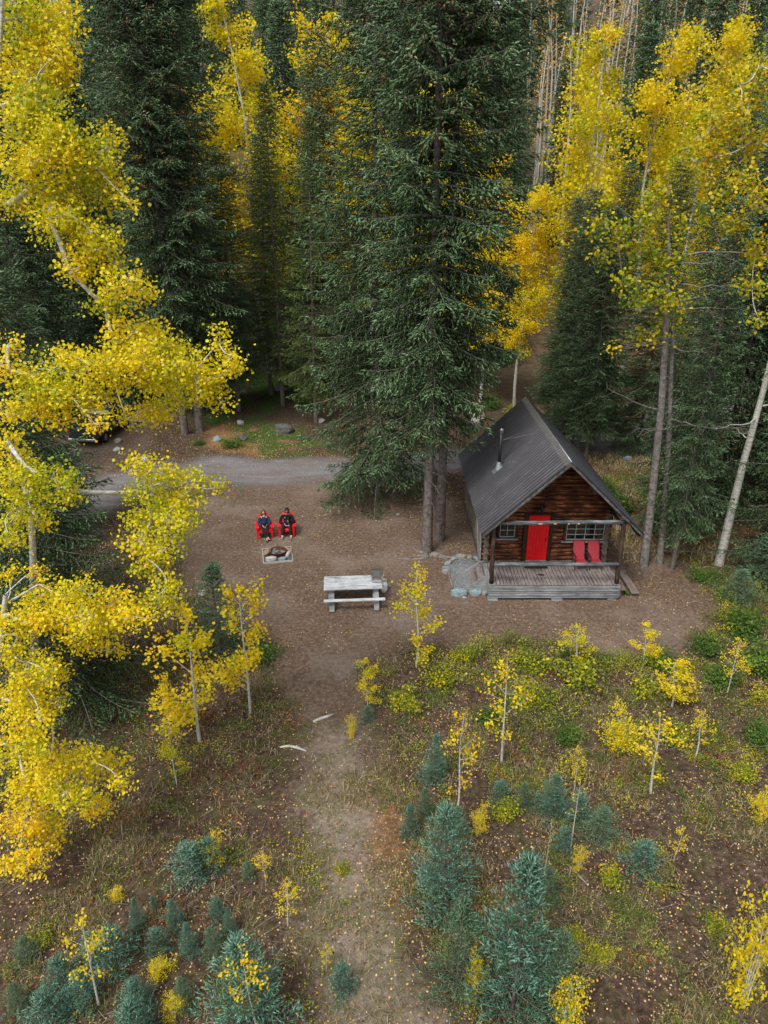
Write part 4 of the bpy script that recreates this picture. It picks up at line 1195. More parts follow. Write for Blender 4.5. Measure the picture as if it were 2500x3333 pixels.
mb = MB(); mb.tube([(.17, .1, .05), (.26, .16, .12), (.30, .30, .22), (.24, .38, .20), (.22, .42, -.1), (.22, .44, -.26)], .011, 7); mb.tube([(.17, .02, .05), (.25, .02, .05), (.28, -.06, .04)], .012, 7); mb.build('gas_hose', M['galv'], sv)
gt = empty('gas_bottle', (TX+1.19, TY+.62, 0), 0, 'white gas bottle standing on the dirt behind the right end of the table', 'gas bottle')
mb = MB(); mb.lathe([(0, .03), (.12, .03), (.145, .07), (.15, .12), (.15, .30), (.135, .36), (.08, .405), (.03, .42), (0, .42)], 22); mb.build('tank', M['propane'], gt)
mb = MB(); mb.lathe([(.11, .0), (.11, .05), (.10, .05), (.10, 0)], 18); mb.build('foot_ring', M['propane'], gt)
mb = MB(); mb.tube([(.09, 0, .39), (.10, 0, .50), (.03, .08, .51), (-.06, .07, .50), (-.09, 0, .50), (-.09, 0, .39)], .012, 6); mb.build('collar', M['propane'], gt)
mb = MB(); mb.tube([(0, 0, .41), (0, 0, .48)], .02, 8); mb.tube([(-.03, 0, .48), (.03, 0, .48)], .018, 8); mb.build('valve', M['galv'], gt)

# ------------------------------------------------------------------ porch chairs and mat
mb = MB(); mb.box(1.58, 2.52, 1.28, 1.62, 0, .015, bev=.004); mt = mb.build('door_mat', M['rubber'], None, (CX, CY, .672)); tag(mt, 'dark rectangular mat on the porch boards in front of the red door', 'mat')
def sling(x, y, lab):
    t = empty('patio_chair', (x, y, .671), 0, lab, 'chair', 'faded red patio chairs on the porch')
    mb = MB(); prof = [(0, .38), (.05, .40), (.40, .345), (.46, .36), (.50, .44), (.72, 1.02)]
    for sd in (-.225, .225):
        pass
    vs = []; 
    for (yy, zz) in prof:
        vs += [(-.215, yy, zz), (.215, yy, zz)]
    n = len(prof); vs2 = [(a, b+.004, c-.012) for a, b, c in vs]
    fs = [(2*i, 2*i+1, 2*i+3, 2*i+2) for i in range(n-1)] + [(2*n+2*i, 2*n+2*i+2, 2*n+2*i+3, 2*n+2*i+1) for i in range(n-1)] + [(0, 2*n, 2*n+1, 1), (2*n-2, 2*n-1, 4*n-1, 4*n-2)]
    mb.add(vs+vs2, fs); mb.build('sling', M['redsling'], t)
    mb = MB()
    for sd in (-.228, .228): mb.tube([(sd, a, b) for a, b in prof], .013, 7)
    mb.tube([(-.228, 0, .38), (.228, 0, .38)], .012, 7); mb.tube([(-.228, .725, 1.02), (.228, .725, 1.02)], .012, 7); mb.build('frame', M['black'], t)
    for sd in (-.25, .25):
        mb = MB(); mb.tube([(sd, .02, 0), (sd, .05, .40), (sd, .04, .60)], .013, 7); mb.build('leg', M['black'], t)
        mb = MB(); mb.tube([(sd, .46, 0), (sd, .43, .36)], .013, 7); mb.build('leg', M['black'], t)
        mb = MB(); mb.beam((sd, -.02, .62), (sd, .50, .60), .05, .025); mb.tube([(sd, .50, .60), (sd*.92, .57, .62)], .013, 6); mb.build('armrest', M['black'], t)
    return t
sling(CX+3.77, CY+1.06, 'faded red sling patio chair on the porch nearer the red door')
sling(CX+4.36, CY+1.06, 'faded red sling patio chair on the porch nearer the right post')

# ------------------------------------------------------------------ red garden chairs at the fire pit
def adirondack(x, y, rz, lab):
    t = empty('adirondack_chair', (x, y, 0), rz, lab, 'chair', 'red plastic chairs at the fire pit')
    rp = M['redplastic']
    mb = MB(); prof = [(-.02, .30), (-.02, .365), (.04, .385), (.25, .345), (.50, .285)]
    mb.box(-.27, .27, -.03, .0, .27, .372, bev=.006)
    for i in range(5):
        y0, y1 = .0+i*.105, .095+i*.105; z0 = .385-.19*y0; mb.beam((-.27, (y0+y1)/2, z0), (.27, (y0+y1)/2, z0), .095, .022)
    mb.build('seat', rp, t)
    mb = MB()
    Mb = Matrix.Translation((0, .50, .29)) @ Matrix.Rotation(-.47, 4, 'X')
    hts = [.66, .73, .765, .73, .66]
    for i in range(5):
        xx = -.25+i*.102; mb.box(xx, xx+.094, 0, .022, 0, hts[i], M=Mb, bev=.008)
    mb.box(-.26, .26, .022, .05, .18, .24, M=Mb); mb.box(-.25, .25, .022, .05, .50, .55, M=Mb)
    mb.build('backrest', rp, t)
    for sd in (-1, 1):
        mb = MB(); mb.prism([(-.07, 0), (.07, 0), (.07, .03), (-.07, .03)], -.10, .62, M=Matrix.Translation((sd*.345, 0, .545)))
        mb.build('armrest', rp, t)
        mb = MB(); mb.prism([(-.055, -.01), (.03, -.01), (.05, .545), (-.05, .545)], -.04, .0, M=Matrix.Translation((sd*.32, 0, 0))); mb.box(sd*.30-.012, sd*.30+.012, 0, .07, .0, .54)
        mb.build('leg', rp, t)
        mb = MB(); mb.beam((sd*.29, .0, .30), (sd*.29, .78, .06), .03, .11); mb.beam((sd*.30, .60, .54), (sd*.29, .66, .05), .035, .06, up=(0, 1, 0)); mb.build('leg', rp, t)
    return t
adirondack(-5.44, 28.97, .20, 'red plastic garden chair with the long haired person in it')
adirondack(-4.47, 29.13, .03, 'red plastic garden chair with the hooded person in it')

# ------------------------------------------------------------------ pickup parked under the trees
def pickup():
    t = empty('pickup_truck', (-18.75, 41.9, gzf(-18.7, 43)), R(-7), 'dark blue grey pickup truck parked under the trees beyond the yellow leaves', 'truck')
    pm = plain('dark_blue_paint', (.035, .055, .07), .3, .6, .3, var=.15)
    mb = MB()
    Mp = Matrix(((0, 1, 0, 0), (1, 0, 0, 0), (0, 0, 1, 0), (0, 0, 0, 1)))
    # side profile in (y,z) extruded across x
    def sec(poly, x0, x1):
        vs = [(x0, y, z) for y, z in poly]+[(x1, y, z) for y, z in poly]; n = len(poly)
        mb.add(vs, [tuple(range(n))[::-1], tuple(range(n, 2*n))]+[(i, (i+1) % n, (i+1) % n+n, i+n) for i in range(n)])
    sec([(.05, .55), (1.0, .55), (5.4, .5), (5.45, .95), (5.3, 1.08), (3.9, 1.15), (1.95, 1.15), (1.95, .70), (.05, .70)], -.93, .93)
    for sx in (-.95, .85): sec([(.02, .60), (.35, .60), (.45, .9), (1.0, 1.0), (1.45, .9), (1.55, .6), (2.0, .6), (2.0, 1.22), (.02, 1.22)], sx, sx+.10)
    sec([(1.95, 1.10), (4.2, 1.10), (3.5, 1.68), (3.3, 1.78), (2.15, 1.78), (2.0, 1.6)], -.80, .80)
    mb.build('body', pm, t)
    mb = MB(); mb.box(-.84, .84, -.03, .04, .62, 1.22, bev=.02); tg = mb.build('tailgate', pm, t)
    mb = MB(); mb.box(-.12, .12, -.05, -.03, .95, 1.03); mb.build('handle', M['black'], tg)
    mb = MB(); mb.box(-.92, .92, -.20, -.04, .42, .58, bev=.03); mb.build('bumper', M['steel'], t)
    for sx in (-.87, .87):
        mb = MB(); mb.box(sx-.06, sx+.06, -.04, .03, .80, 1.10, bev=.01); mb.build('tail_light', plain('red_lens', (.45, .01, .01), .2, .6), t)
    for sx in (-.84, .84):
        for yy in (1.0, 4.5):
            w_ = empty('wheel', (0, 0, 0)); bpy.data.objects.remove(w_)
            Mw = Matrix.Translation((sx, yy, .37)) @ Matrix.Rotation(R(90), 4, 'Y')
            mb = MB(); mb.lathe([(.22, -.12), (.34, -.12), (.37, -.08), (.37, .08), (.34, .12), (.22, .12)], 24, Mw); wh = mb.build('wheel', M['rubber'], t)
            mb = MB(); mb.lathe([(0, -.09), (.06, -.09), (.21, -.10), (.23, -.11), (.23, .11), (.21, .10), (.06, .09), (0, .09)], 20, Mw); mb.build('rim', M['steel'], wh)
    def pane(vs, nm):
        mb = MB(); mb.add(vs, [(0, 1, 2, 3)]); 
        o = mb.build(nm, M['glass'], t); return o
    pane([(-.68, 1.972, 1.22), (.68, 1.972, 1.22), (.62, 2.10, 1.70), (-.62, 2.10, 1.70)][::1], 'rear_window')
    pane([(-.70, 4.13, 1.18), (-.66, 3.58, 1.64), (.66, 3.58, 1.64), (.70, 4.13, 1.18)], 'windscreen')
    for sx in (-.805, .805): pane([(sx, 2.15, 1.2), (sx, 3.95, 1.2), (sx, 3.4, 1.68), (sx, 2.2, 1.68)], 'side_window')
    for sx in (-.98, .98):
        mb = MB(); mb.ell((sx, 3.75, 1.25), (.12, .05, .09), 8, 6); mb.build('mirror', M['black'], t)
pickup()

# fallen sticks and roots
def stick(pts, r, lab, name='fallen_branch', mat='bark_aspen'):
    P = []
    for (x, y) in pts:
        a, b = GD(x, y); P.append((a, b, gzf(a, b)+r*.8))
    mb = MB(); mb.tube(P, [r*.7]+[r]*(len(P)-2)+[r*.5], 7); tag(mb.build(name, M[mat]), lab, 'branch')
stick([(677, 1564), (690, 1557), (705, 1552), (722, 1545)], .05, 'thick white fallen branch lying on the path, the one nearer the table')
stick([(605, 1621), (625, 1618), (645, 1622), (662, 1628)], .04, 'curved white fallen branch lying across the left edge of the path')
stick([(1392, 1190), (1440, 1192), (1530, 1196), (1659, 1203)], .04, 'long grey pole lying behind the trees right of the cabin', mat='twig')
stick([(1225, 1870), (1240, 1885), (1268, 1915)], .03, 'thin leaning dead branch in the brush right of the blue spruces', mat='twig')
stick([(360, 1330), (390, 1335), (402, 1350)], .03, 'short grey dead branch under the left aspens', mat='twig')
def roots(x, y, n, seed, lab):
    g = random.Random(seed); mb = MB()
    for i in range(n):
        a = g.uniform(0, 6.28); L = g.uniform(.5, 1.4); P = []
        for k in range(6):
            t = k/5; aa = a+.5*math.sin(t*3+i); xx, yy = x+math.cos(aa)*(.15+L*t), y+math.sin(aa)*(.15+L*t)
            P.append((xx, yy, gzf(xx, yy)+.03*(1-t)-.015))
        mb.tube(P, [.07*(1-.8*k/5)+.01 for k in range(6)], 7)
    return mb

# ------------------------------------------------------------------ people and dog
def skin(name, nodes, edges, mat, parent, sub=2, roots_=(0,)):
    """nodes: list of (x,y,z,r) or (x,y,z,rx,ry)"""
    me = bpy.data.meshes.new(name)
    me.from_pydata([n[:3] for n in nodes], edges, [])
    o = link(name, me, parent)
    me.materials.append(mat)
    md = o.modifiers.new('skin', 'SKIN'); md.use_smooth_shade = True; md.branch_smoothing = .6
    for i, n in enumerate(nodes):
        sv = me.skin_vertices[0].data[i]
        sv.radius = (n[3], n[4] if len(n) > 4 else n[3])
        sv.use_root = i in roots_
    s = o.modifiers.new('subsurf', 'SUBSURF'); s.levels = sub; s.render_levels = sub
    return o
def chain(nodes, edges, pts, start=None):
    prev = start
    for p in pts:
        nodes.append(p); i = len(nodes)-1
        if prev is not None: edges.append((prev, i))
        prev = i
    return prev
SK = {}
def skinmat(name, c):
    t = NT(name); t.b.inputs['Subsurface Weight'].default_value = .08
    return t.done(c, .5, .35)
M['skin_a'] = skinmat('fair_skin', (.56, .33, .25)); M['skin_b'] = skinmat('light_skin', (.48, .29, .21))
M['navy'] = plain('navy_knit', (.020, .045, .085), .95, .1, var=.3, scale=30)
M['blackcloth'] = plain('black_cloth', (.012, .014, .016), .95, .1, var=.3, scale=20)
M['leggings'] = plain('charcoal_leggings', (.014, .017, .02), .8, .2, var=.2)
M['hair_a'] = plain('brown_hair', (.11, .05, .03), .6, .4, var=.5, scale=30)
M['hair_tip'] = plain('blond_hair', (.46, .33, .20), .6, .4, var=.3, scale=30)
M['eye'] = plain('dark_eye', (.02, .015, .012), .2, .6); M['lip'] = plain('lips', (.42, .13, .12), .5)
M['clog'] = plain('grey_clogs', (.20, .23, .22), .8, .2, var=.2)
M['sock'] = plain('white_sock', (.6, .6, .58), .9, .1)
def hand(nodes, edges, w_idx, wrist, dirv, side, palmn, curl=.5):
    """palm plus five unequal bent fingers; dirv = pointing direction, side = towards the thumb, palmn = out of the palm"""
    d = Vector(dirv).normalized(); s = Vector(side).normalized(); pn = Vector(palmn).normalized()
    wv = Vector(wrist)
    p1 = wv+d*.045; nodes.append((*p1, .034, .017)); a = len(nodes)-1; edges.append((w_idx, a))
    p2 = wv+d*.085; nodes.append((*p2, .036, .015)); b = len(nodes)-1; edges.append((a, b))
    for k, (off, L) in enumerate(((.028, .072), (.010, .080), (-.009, .074), (-.027, .058))):
        base = p2+s*off+d*.008; pr = b
        for j, f in enumerate((.1, .5, .8, 1.0)):
            ang = curl*f*1.6
            p = base+(d*math.cos(ang)+pn*math.sin(ang))*L*f
            nodes.append((*p, .0085-.002*f)); edges.append((pr, len(nodes)-1)); pr = len(nodes)-1
    base = wv+d*.03+s*.03; pr = a
    for f in (.25, .65, 1.0):
        p = base+(s*.75+d*.6+pn*.35*f).normalized()*.058*f
        nodes.append((*p, .010-.002*f)); edges.append((pr, len(nodes)-1)); pr = len(nodes)-1
def lerp(a, b, t): return tuple(x+(y-x)*t for x, y in zip(a, b))
def person(label, x, y, rz, kind):
    t = empty('person', (x, y, 0), rz, label, 'person')
    woman = kind == 'a'; sk = M['skin_a'] if woman else M['skin_b']
    sw = .165 if woman else .195
    hip = (0, .40, .435); waist = (0, .43, .56); chest = (0, .50, .74); up = (0, .54, .86); neck = (0, .545, .955); skull = (0, .53, 1.04); top = (0, .545, 1.13)
    nodes = []; edges = []
    nodes.append((*hip, .11, .085)); chain(nodes, edges, [(*waist, .09, .07), (*chest, .10, .075), (*up, .09, .065), (*neck, .052, .052), (*skull, .078, .092), (*top, .062, .078)], 0)
    limbs = {}
    if woman:
        L = dict(hip=(-.095, .38, .43), knee=(-.10, -.06, .50), ank=(.06, -.30, .10), toe=(.07, -.46, .05))
        Rr = dict(hip=(.095, .38, .43), knee=(.09, -.09, .50), ank=(.115, -.27, .13), toe=(.20, -.40, .09))
        hands = dict(L=((-.20, .44, .83), (-.265, .30, .60), (-.07, .12, .585)), R=((.20, .44, .83), (.27, .28, .60), (.10, .12, .60)))
    else:
        L = dict(hip=(-.10, .38, .43), knee=(-.17, -.08, .50), ank=(-.19, -.16, .10), toe=(-.20, -.31, .05))
        Rr = dict(hip=(.10, .38, .43), knee=(.17, -.08, .50), ank=(.21, -.16, .10), toe=(.22, -.31, .05))
        hands = dict(L=((-.225, .47, .84), (-.32, .27, .62), (-.09, .13, .60)), R=((.225, .47, .84), (.33, .27, .62), (.14, .11, .60)))
    for leg in (L, Rr):
        chain(nodes, edges, [(*leg['hip'], .085), (*lerp(leg['hip'], leg['knee'], .5), .078), (*leg['knee'], .058), (*lerp(leg['knee'], leg['ank'], .35), .055), (*leg['ank'], .036), (*lerp(leg['ank'], leg['toe'], .5), .038, .03), (*leg['toe'], .034, .02)], 0)
    for k, (sh, el, wr) in hands.items():
        last = chain(nodes, edges, [(*sh, .055), (*lerp(sh, el, .5), .046), (*el, .038), (*lerp(el, wr, .5), .034), (*wr, .024)], 3)
        sgn = -1 if k == 'L' else 1
        d = Vector(wr)-Vector(el)
        hand(nodes, edges, last, wr, (d.x*.6, -.35, -.1), (0, -.35, .9), (-sgn*.8, -.3, -.5), .7)
    skin('body', nodes, edges, sk, t, 1)
    hd = Vector((0, .53, 1.075))
    # face
    mb = MB(); mb.ell((0, .525, 1.075), (.074, .088, .108), 18, 14); face = mb.build('head', sk, t)
    for sd in (-1, 1):
        mb = MB(); mb.ell((sd*.029, .443, 1.088), (.013, .008, .008), 8, 6); mb.build('eye', M['eye'], face)
        mb = MB(); mb.ell((sd*.076, .53, 1.075), (.01, .018, .03), 8, 6); mb.build('ear', sk, face)
    mb = MB(); mb.ell((0, .434, 1.062), (.012, .018, .022), 10, 8); mb.build('nose', sk, face)
    mb = MB(); mb.ell((0, .446, 1.028), (.024, .008, .008), 10, 6); mb.build('mouth', M['lip'], face)
    # top garment
    nodes = []; edges = []
    e = .022 if woman else .03
    nodes.append((0, .39, .50, .155+e, .115+e)); w_ = .012 if woman else .035
    chain(nodes, edges, [(0, .43, .58, .14+e, .12+e), (0, .485, .72, .16+e+w_, .135+e), (0, .53, .85, .15+e+w_, .105+e), (0, .548, .925, .075, .066)], 0)
    for k, (sh, el, wr) in hands.items():
        chain(nodes, edges, [(*sh, .056+e), (*lerp(sh, el, .5), .05+e), (*el, .044+e*.9), (*lerp(el, wr, .5), .04+e*.6), (*lerp(el, wr, .93), .034)], 3)
    skin('sweater' if woman else 'hooded_jacket', nodes, edges, M['navy'] if woman else M['blackcloth'], t, 2)
    nodes = []; edges = []; e = .012 if woman else .022
    nodes.append((0, .40, .45, .15+e, .10+e))
    for leg in (L, Rr):
        chain(nodes, edges, [(*leg['hip'], .09+e), (*lerp(leg['hip'], leg['knee'], .5), .078+e), (*leg['knee'], .060+e), (*lerp(leg['knee'], leg['ank'], .35), .056+e), (*lerp(leg['knee'], leg['ank'], .93), .040+e)], 0)
    skin('leggings' if woman else 'trousers', nodes, edges, M['leggings'], t, 2)
    if woman:
        # long hair parted in the middle, darker above, blond at the ends
        mb = MB(); mb.ell((0, .548, 1.105), (.090, .098, .112), 18, 12)
        for sd in (-1, 1):
            for k in range(5):
                o = k*.018; mb.tube([(sd*(.045+o*.5), .50+o*1.2, 1.17-o*.4), (sd*(.082+o*.2), .475+o*1.6, 1.08), (sd*(.095+o*.3), .455+o*1.7, .98), (sd*(.105), .43+o*1.5, .90)], [.016, .024, .024, .02], 8)
        hr = mb.build('hair', M['hair_a'], t)
        for sd in (-1, 1):
            mb = MB()
            for k in range(5):
                o = k*.018; mb.tube([(sd*(.100+.002*k), .437+o*1.55, .915), (sd*(.11+o*.3), .40+o*1.4, .86), (sd*(.095+o), .385+o*1.2, .80)], [.027, .027, .010], 8)
            mb.build('hair_ends', M['hair_tip'], hr)
        mb = MB(); mb.add([(-.05, .418, .915), (.05, .418, .915), (.0, .385, .845), (-.05, .43, .915), (.05, .43, .915), (0, .40, .845)], [(0, 2, 1), (3, 4, 5), (0, 1, 4, 3), (1, 2, 5, 4), (2, 0, 3, 5)]); mb.build('collar', M['sock'], t)
        for leg in (L, Rr):
            a = Vector(leg['ank']); b = Vector(leg['toe']); d = (b-a); d.z = 0; d.normalize(); z = min(a.z, b.z)
            mb = MB(); c0 = a-d*.05; c0.z = a.z-.055; c1 = b+d*.03; c1.z = b.z-.035
            mb.beam(c0, c1, .09, .025, bev=.008); sn = mb.build('sandal', M['rubber'], t)
            mb = MB()
            for f in (.35, .62, .92):
                c = c0.lerp(c1, f); s = Vector((-d.y, d.x, 0))
                mb.tube([c-s*.045, c-s*.03+Vector((0, 0, .055)), c+Vector((0, 0, .072)), c+s*.03+Vector((0, 0, .055)), c+s*.045], .010, 6)
            mb.build('straps', M['rubber'], sn)
    else:
        mb = MB()
        # hood: shell round the head open at the face
        n = 16; vs = []; fs = []
        prof = []
        for i in range(9):
            th = i/8*2.25
            prof.append(th)
        for i, th in enumerate(prof):
            for k in range(n):
                a = 2*math.pi*k/n
                # axis points backwards from the face (+y)
                r = math.sin(max(th, .05)); yy = math.cos(th)
                vs.append((0+.108*r*math.cos(a), .555+.115*yy, 1.085+.140*r*math.sin(a)))
        fs = [(i*n+k, (i+1)*n+k, (i+1)*n+(k+1) % n, i*n+(k+1) % n) for i in range(8) for k in range(n)]+[tuple(range(n))]
        mb.add(vs, fs, True)
        ringv = [vs[8*n+k] for k in range(n)]+[vs[8*n]]
        mb.tube(ringv, .014, 6)
        mb.tube([(-.09, .56, .99), (0, .62, .96), (.09, .56, .99)], .04, 8)
        hd_ = mb.build('hood', M['blackcloth'], t)
        mb = MB(); mb.ell((0, .53, 1.135), (.080, .093, .052), 14, 8); mb.ell((0, .445, 1.128), (.06, .03, .012), 12, 6); mb.build('cap', plain('grey_cap', (.06, .065, .065), .9), t)
        mb = MB(); mb.ell((0, .462, 1.02), (.05, .03, .032), 12, 8); mb.build('beard', M['hair_a'], t)
        for leg in (L, Rr):
            a = Vector(leg['ank']); b = Vector(leg['toe']); 
            mb = MB(); m_ = (a+b)/2
            mb.ell((m_.x, m_.y-.01, .05), (.055, .145, .05), 14, 8); mb.ell((m_.x, m_.y+.09, .07), (.045, .06, .05), 10, 6); mb.build('clog', M['clog'], t)
            mb = MB(); mb.tube([(a.x, a.y, .09), (a.x, a.y+.005, .15)], .042, 10); mb.build('sock', M['sock'], t)
        mb = MB(); mb.ell((-.09, .365, .80), (.035, .012, .035), 12, 6); mb.build('chest_badge', plain('grey_print', (.3, .3, .3), .8), t)
    return t
pa_ = person('person with long brown and blond hair in navy sweater sitting in a red chair', -5.44, 28.97, .20, 'a')
pb_ = person('person in black hooded jacket and grey cap sitting with a small dog', -4.47, 29.13, .03, 'b')
# small camera controller in the first person's hands
mb = MB(); mb.box(-.07, .07, .0, .05, 0, .02, bev=.005); mb.tube([(-.05, .03, .02), (-.05, .03, .035)], .006, 6); mb.tube([(.05, .03, .02), (.05, .03, .035)], .006, 6)
mb.tube([(.07, .02, .01), (.20, .06, .03), (.26, .10, .05)], .012, 6)
o = mb.build('remote_control', M['rubber']); o.location = (-5.44+.015, 28.97+.01, .615); o.rotation_euler = (0, 0, .2)
tag(o, 'black remote control held in the hands of the person in navy', 'remote')
# dog
M['dogblack'] = plain('black_fur', (.014, .012, .011), .9, .2, var=.4, scale=40); M['dogtan'] = plain('tan_fur', (.32, .17, .08), .9, .2, var=.3, scale=40); M['dogwhite'] = plain('white_fur', (.6, .57, .52), .9, .2, var=.1)
dg = empty('dog', (-4.47+.07, 29.13, 0), .03, 'small black and tan dog with white paws sitting on the hooded person\'s lap', 'dog')
nodes = [(-.02, .26, .60, .085, .075)]; edges = []
c = chain(nodes, edges, [(.0, .20, .68, .085, .075), (.01, .13, .76, .07, .062)], 0)
h_ = chain(nodes, edges, [(.015, .09, .83, .046), (.015, .06, .885, .060, .055), (.015, -.01, .875, .034, .028), (.015, -.05, .868, .024, .02)], c)
for sd in (-1, 1):
    chain(nodes, edges, [(sd*.045, .11, .71, .034), (sd*.045, .05, .64, .024), (sd*.04, .03, .585, .019), (sd*.04, -.01, .578, .018)], c)
    chain(nodes, edges, [(sd*.08, .24, .60, .048), (sd*.09, .12, .60, .032), (sd*.085, .14, .575, .02), (sd*.085, .07, .573, .018)], 0)
chain(nodes, edges, [(-.02, .33, .58, .028), (-.10, .36, .585, .018), (-.16, .32, .585, .010)], 0)
skin('body', nodes, edges, M['dogblack'], dg, 2)
mb = MB()
for sd in (-1, 1): mb.add([(.015+sd*.02, .075, .925), (.015+sd*.058, .075, .915), (.015+sd*.055, .065, .985), (.015+sd*.04, .095, .92)], [(0, 1, 2), (1, 3, 2), (3, 0, 2), (0, 3, 1)])
mb.build('ears', M['dogblack'], dg)
mb = MB(); mb.ell((.015, -.03, .862), (.027, .035, .018), 10, 6); mb.ell((.0, .008, .918), (.008, .005, .006), 6, 4); mb.ell((.04, .008, .918), (.008, .005, .006), 6, 4); mb.ell((.01, .075, .72), (.045, .03, .04), 10, 6); mb.build('tan_markings', M['dogtan'], dg)
mb = MB(); mb.ell((-.04, -.015, .575), (.022, .03, .018), 8, 6); mb.ell((.04, -.02, .575), (.022, .03, .018), 8, 6); mb.ell((.012, .062, .80), (.022, .03, .045), 8, 6); mb.build('white_paws', M['dogwhite'], dg)
mb = MB(); mb.ell((.015, -.066, .876), (.012, .009, .009), 8, 6); mb.ell((-.01, .0, .90), (.007, .006, .007), 6, 4); mb.ell((.04, .0, .90), (.007, .006, .007), 6, 4); mb.build('nose_and_eyes', M['black'], dg)
mb = MB(); mb.tube([(-.04, .06, .80), (-.15, .06, .77), (-.25, .12, .70), (-.15, .08, .66), (-.12, .03, .62)], .007, 6); mb.build('leash', plain('purple_leash', (.30, .10, .33), .7), dg)

# ------------------------------------------------------------------ big trees
SP = {}
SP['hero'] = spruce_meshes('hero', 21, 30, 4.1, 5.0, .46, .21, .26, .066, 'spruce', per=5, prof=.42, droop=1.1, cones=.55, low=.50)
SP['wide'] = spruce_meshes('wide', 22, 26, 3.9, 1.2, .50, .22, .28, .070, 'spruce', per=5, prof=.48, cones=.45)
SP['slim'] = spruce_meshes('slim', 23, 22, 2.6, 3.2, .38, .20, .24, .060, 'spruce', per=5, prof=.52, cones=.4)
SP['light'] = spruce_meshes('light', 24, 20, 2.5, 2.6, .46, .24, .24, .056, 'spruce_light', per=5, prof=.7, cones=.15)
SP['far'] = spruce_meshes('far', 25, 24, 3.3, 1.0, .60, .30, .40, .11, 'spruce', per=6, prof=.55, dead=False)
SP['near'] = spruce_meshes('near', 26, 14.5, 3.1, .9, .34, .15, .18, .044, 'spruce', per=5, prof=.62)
def sp(k, x, y, s, rz, label, sz=None, group=None):
    return put_tree('spruce_tree', SP[k], x, y, s, rz, label, 'tree', group, sz)
def spD(k, px, py, s, rz, label, sz=None):
    x, y = GD(px, py); return sp(k, x, y, s, rz, label, sz)
spD('hero', 922, 1192, 1.0, .3, 'tall dark spruce left of the cabin, the left trunk of the central pair', 1.12)
spD('hero', 950, 1165, .97, 2.2, 'tall dark spruce left of the cabin, the right trunk of the central pair', 1.2)
sp('wide', -.3, 33.6, .98, 1.0, 'broad spruce with branches drooping to the dirt just left of the central pair', 1.12)
spD('hero', 400, 938, 1.08, .9, 'spruce across the road on the left, left trunk of the twin pair', 1.12)
spD('hero', 432, 932, 1.15, 4.2, 'spruce across the road on the left, right trunk of the twin pair', 1.1)
spD('light', 683, 915, .98, 1.4, 'yellow green spruce with a bare lower trunk beside the far campsite', .95)
sp('light', -7.6, 51.5, 1.05, .3, 'yellow green spruce standing behind the road left of the central spruces')
spD('slim', 1197, 925, .78, .2, 'leftmost slim spruce of the clump behind the cabin', .66)
spD('slim', 1214, 935, .72, 1.7, 'thin grey trunked spruce second from left in the clump behind the cabin', .60)
spD('slim', 1232, 958, .80, 3.1, 'slim spruce with a forked trunk in the middle of the clump behind the cabin', .68)
spD('slim', 1250, 978, .74, 4.4, 'slim spruce fourth from left in the clump behind the cabin', .60)
spD('slim', 1266, 993, .78, 5.5, 'rightmost slim spruce of the clump behind the cabin roof', .64)
spD('wide', 1450, 1152, .60, .5, 'dark spruce right of the cabin with hanging branches over its trunk', .70)
sp('hero', 18.3, 35.5, .80, 1.9, 'tall dark spruce behind the yellow leaves right of the cabin', .95)
sp('wide', 15.6, 41.0, .62, 2.6, 'dark full spruce farther back right of the cabin', .62)
sp('slim', 12.15, 26.1, .62, 2.1, 'slim spruce hanging over the grey trunks just right of the cabin', .66)
sp('wide', 16.2, 31.5, .74, 4.4, 'bushy dark spruce between the poplar and the white leaning aspen', .9)
sp('wide', 20.8, 34.0, .85, 3.1, 'broad dark spruce beyond the white leaning aspen at the right', 1.0)
sp('near', 16.7, 25.5, 1.0, .6, 'dark spruce with low boughs at the right edge behind the white aspen')
sp('slim', 18.6, 30.5, 1.0, 3.6, 'dark spruce half cut off at the right edge beyond the grass')
sp('near', -9.6, 17.2, .98, 1.1, 'dark green spruce directly behind the big yellow aspens on the left')
sp('near', -13.0, 21.5, 1.05, 3.3, 'dark spruce at the left edge behind the yellow aspens')
sp('near', -15.5, 29.0, 1.0, 5.0, 'dark spruce in front of the pickup on the left')
sp('wide', -21.5, 36.5, .8, 2.0, 'large spruce left of the pickup at the left edge')
sp('wide', -24.0, 48.0, 1.05, .4, 'large dark spruce beyond the pickup on the left')
sp('wide', -13.4, 50.5, .85, 2.4, 'cone topped spruce behind the twin spruces, in front of the orange aspen')
sp('slim', -10.6, 50.0, 1.05, 3.0, 'narrow spruce below the tall bright yellow aspen at the upper left', .78)
sp('slim', -8.9, 54.5, 1.1, 1.0, 'narrow spruce in front of the tall bright yellow aspen', .84)
sp('wide', -4.6, 56.0, .95, 5.0, 'spruce behind the slim leaning one left of the central pair')
sp('wide', 21.5, 30.0, .9, .7, 'large dark spruce beyond the right edge of the clearing')
sp('hero', 22.5, 40.0, .8, 4.0, 'tall dark spruce at the far right above the golden aspen')
sp('wide', 11.6, 45.5, .42, 1.9, 'small dark spruce behind the cabin ridge under the low yellow aspen')
sp('wide', 14.8, 46.5, .62, .9, 'half height spruce under the bright yellow pair')
sp('wide', -17.5, 54.0, 1.15, 1.4, 'large dark spruce behind the twin spruces across the road')
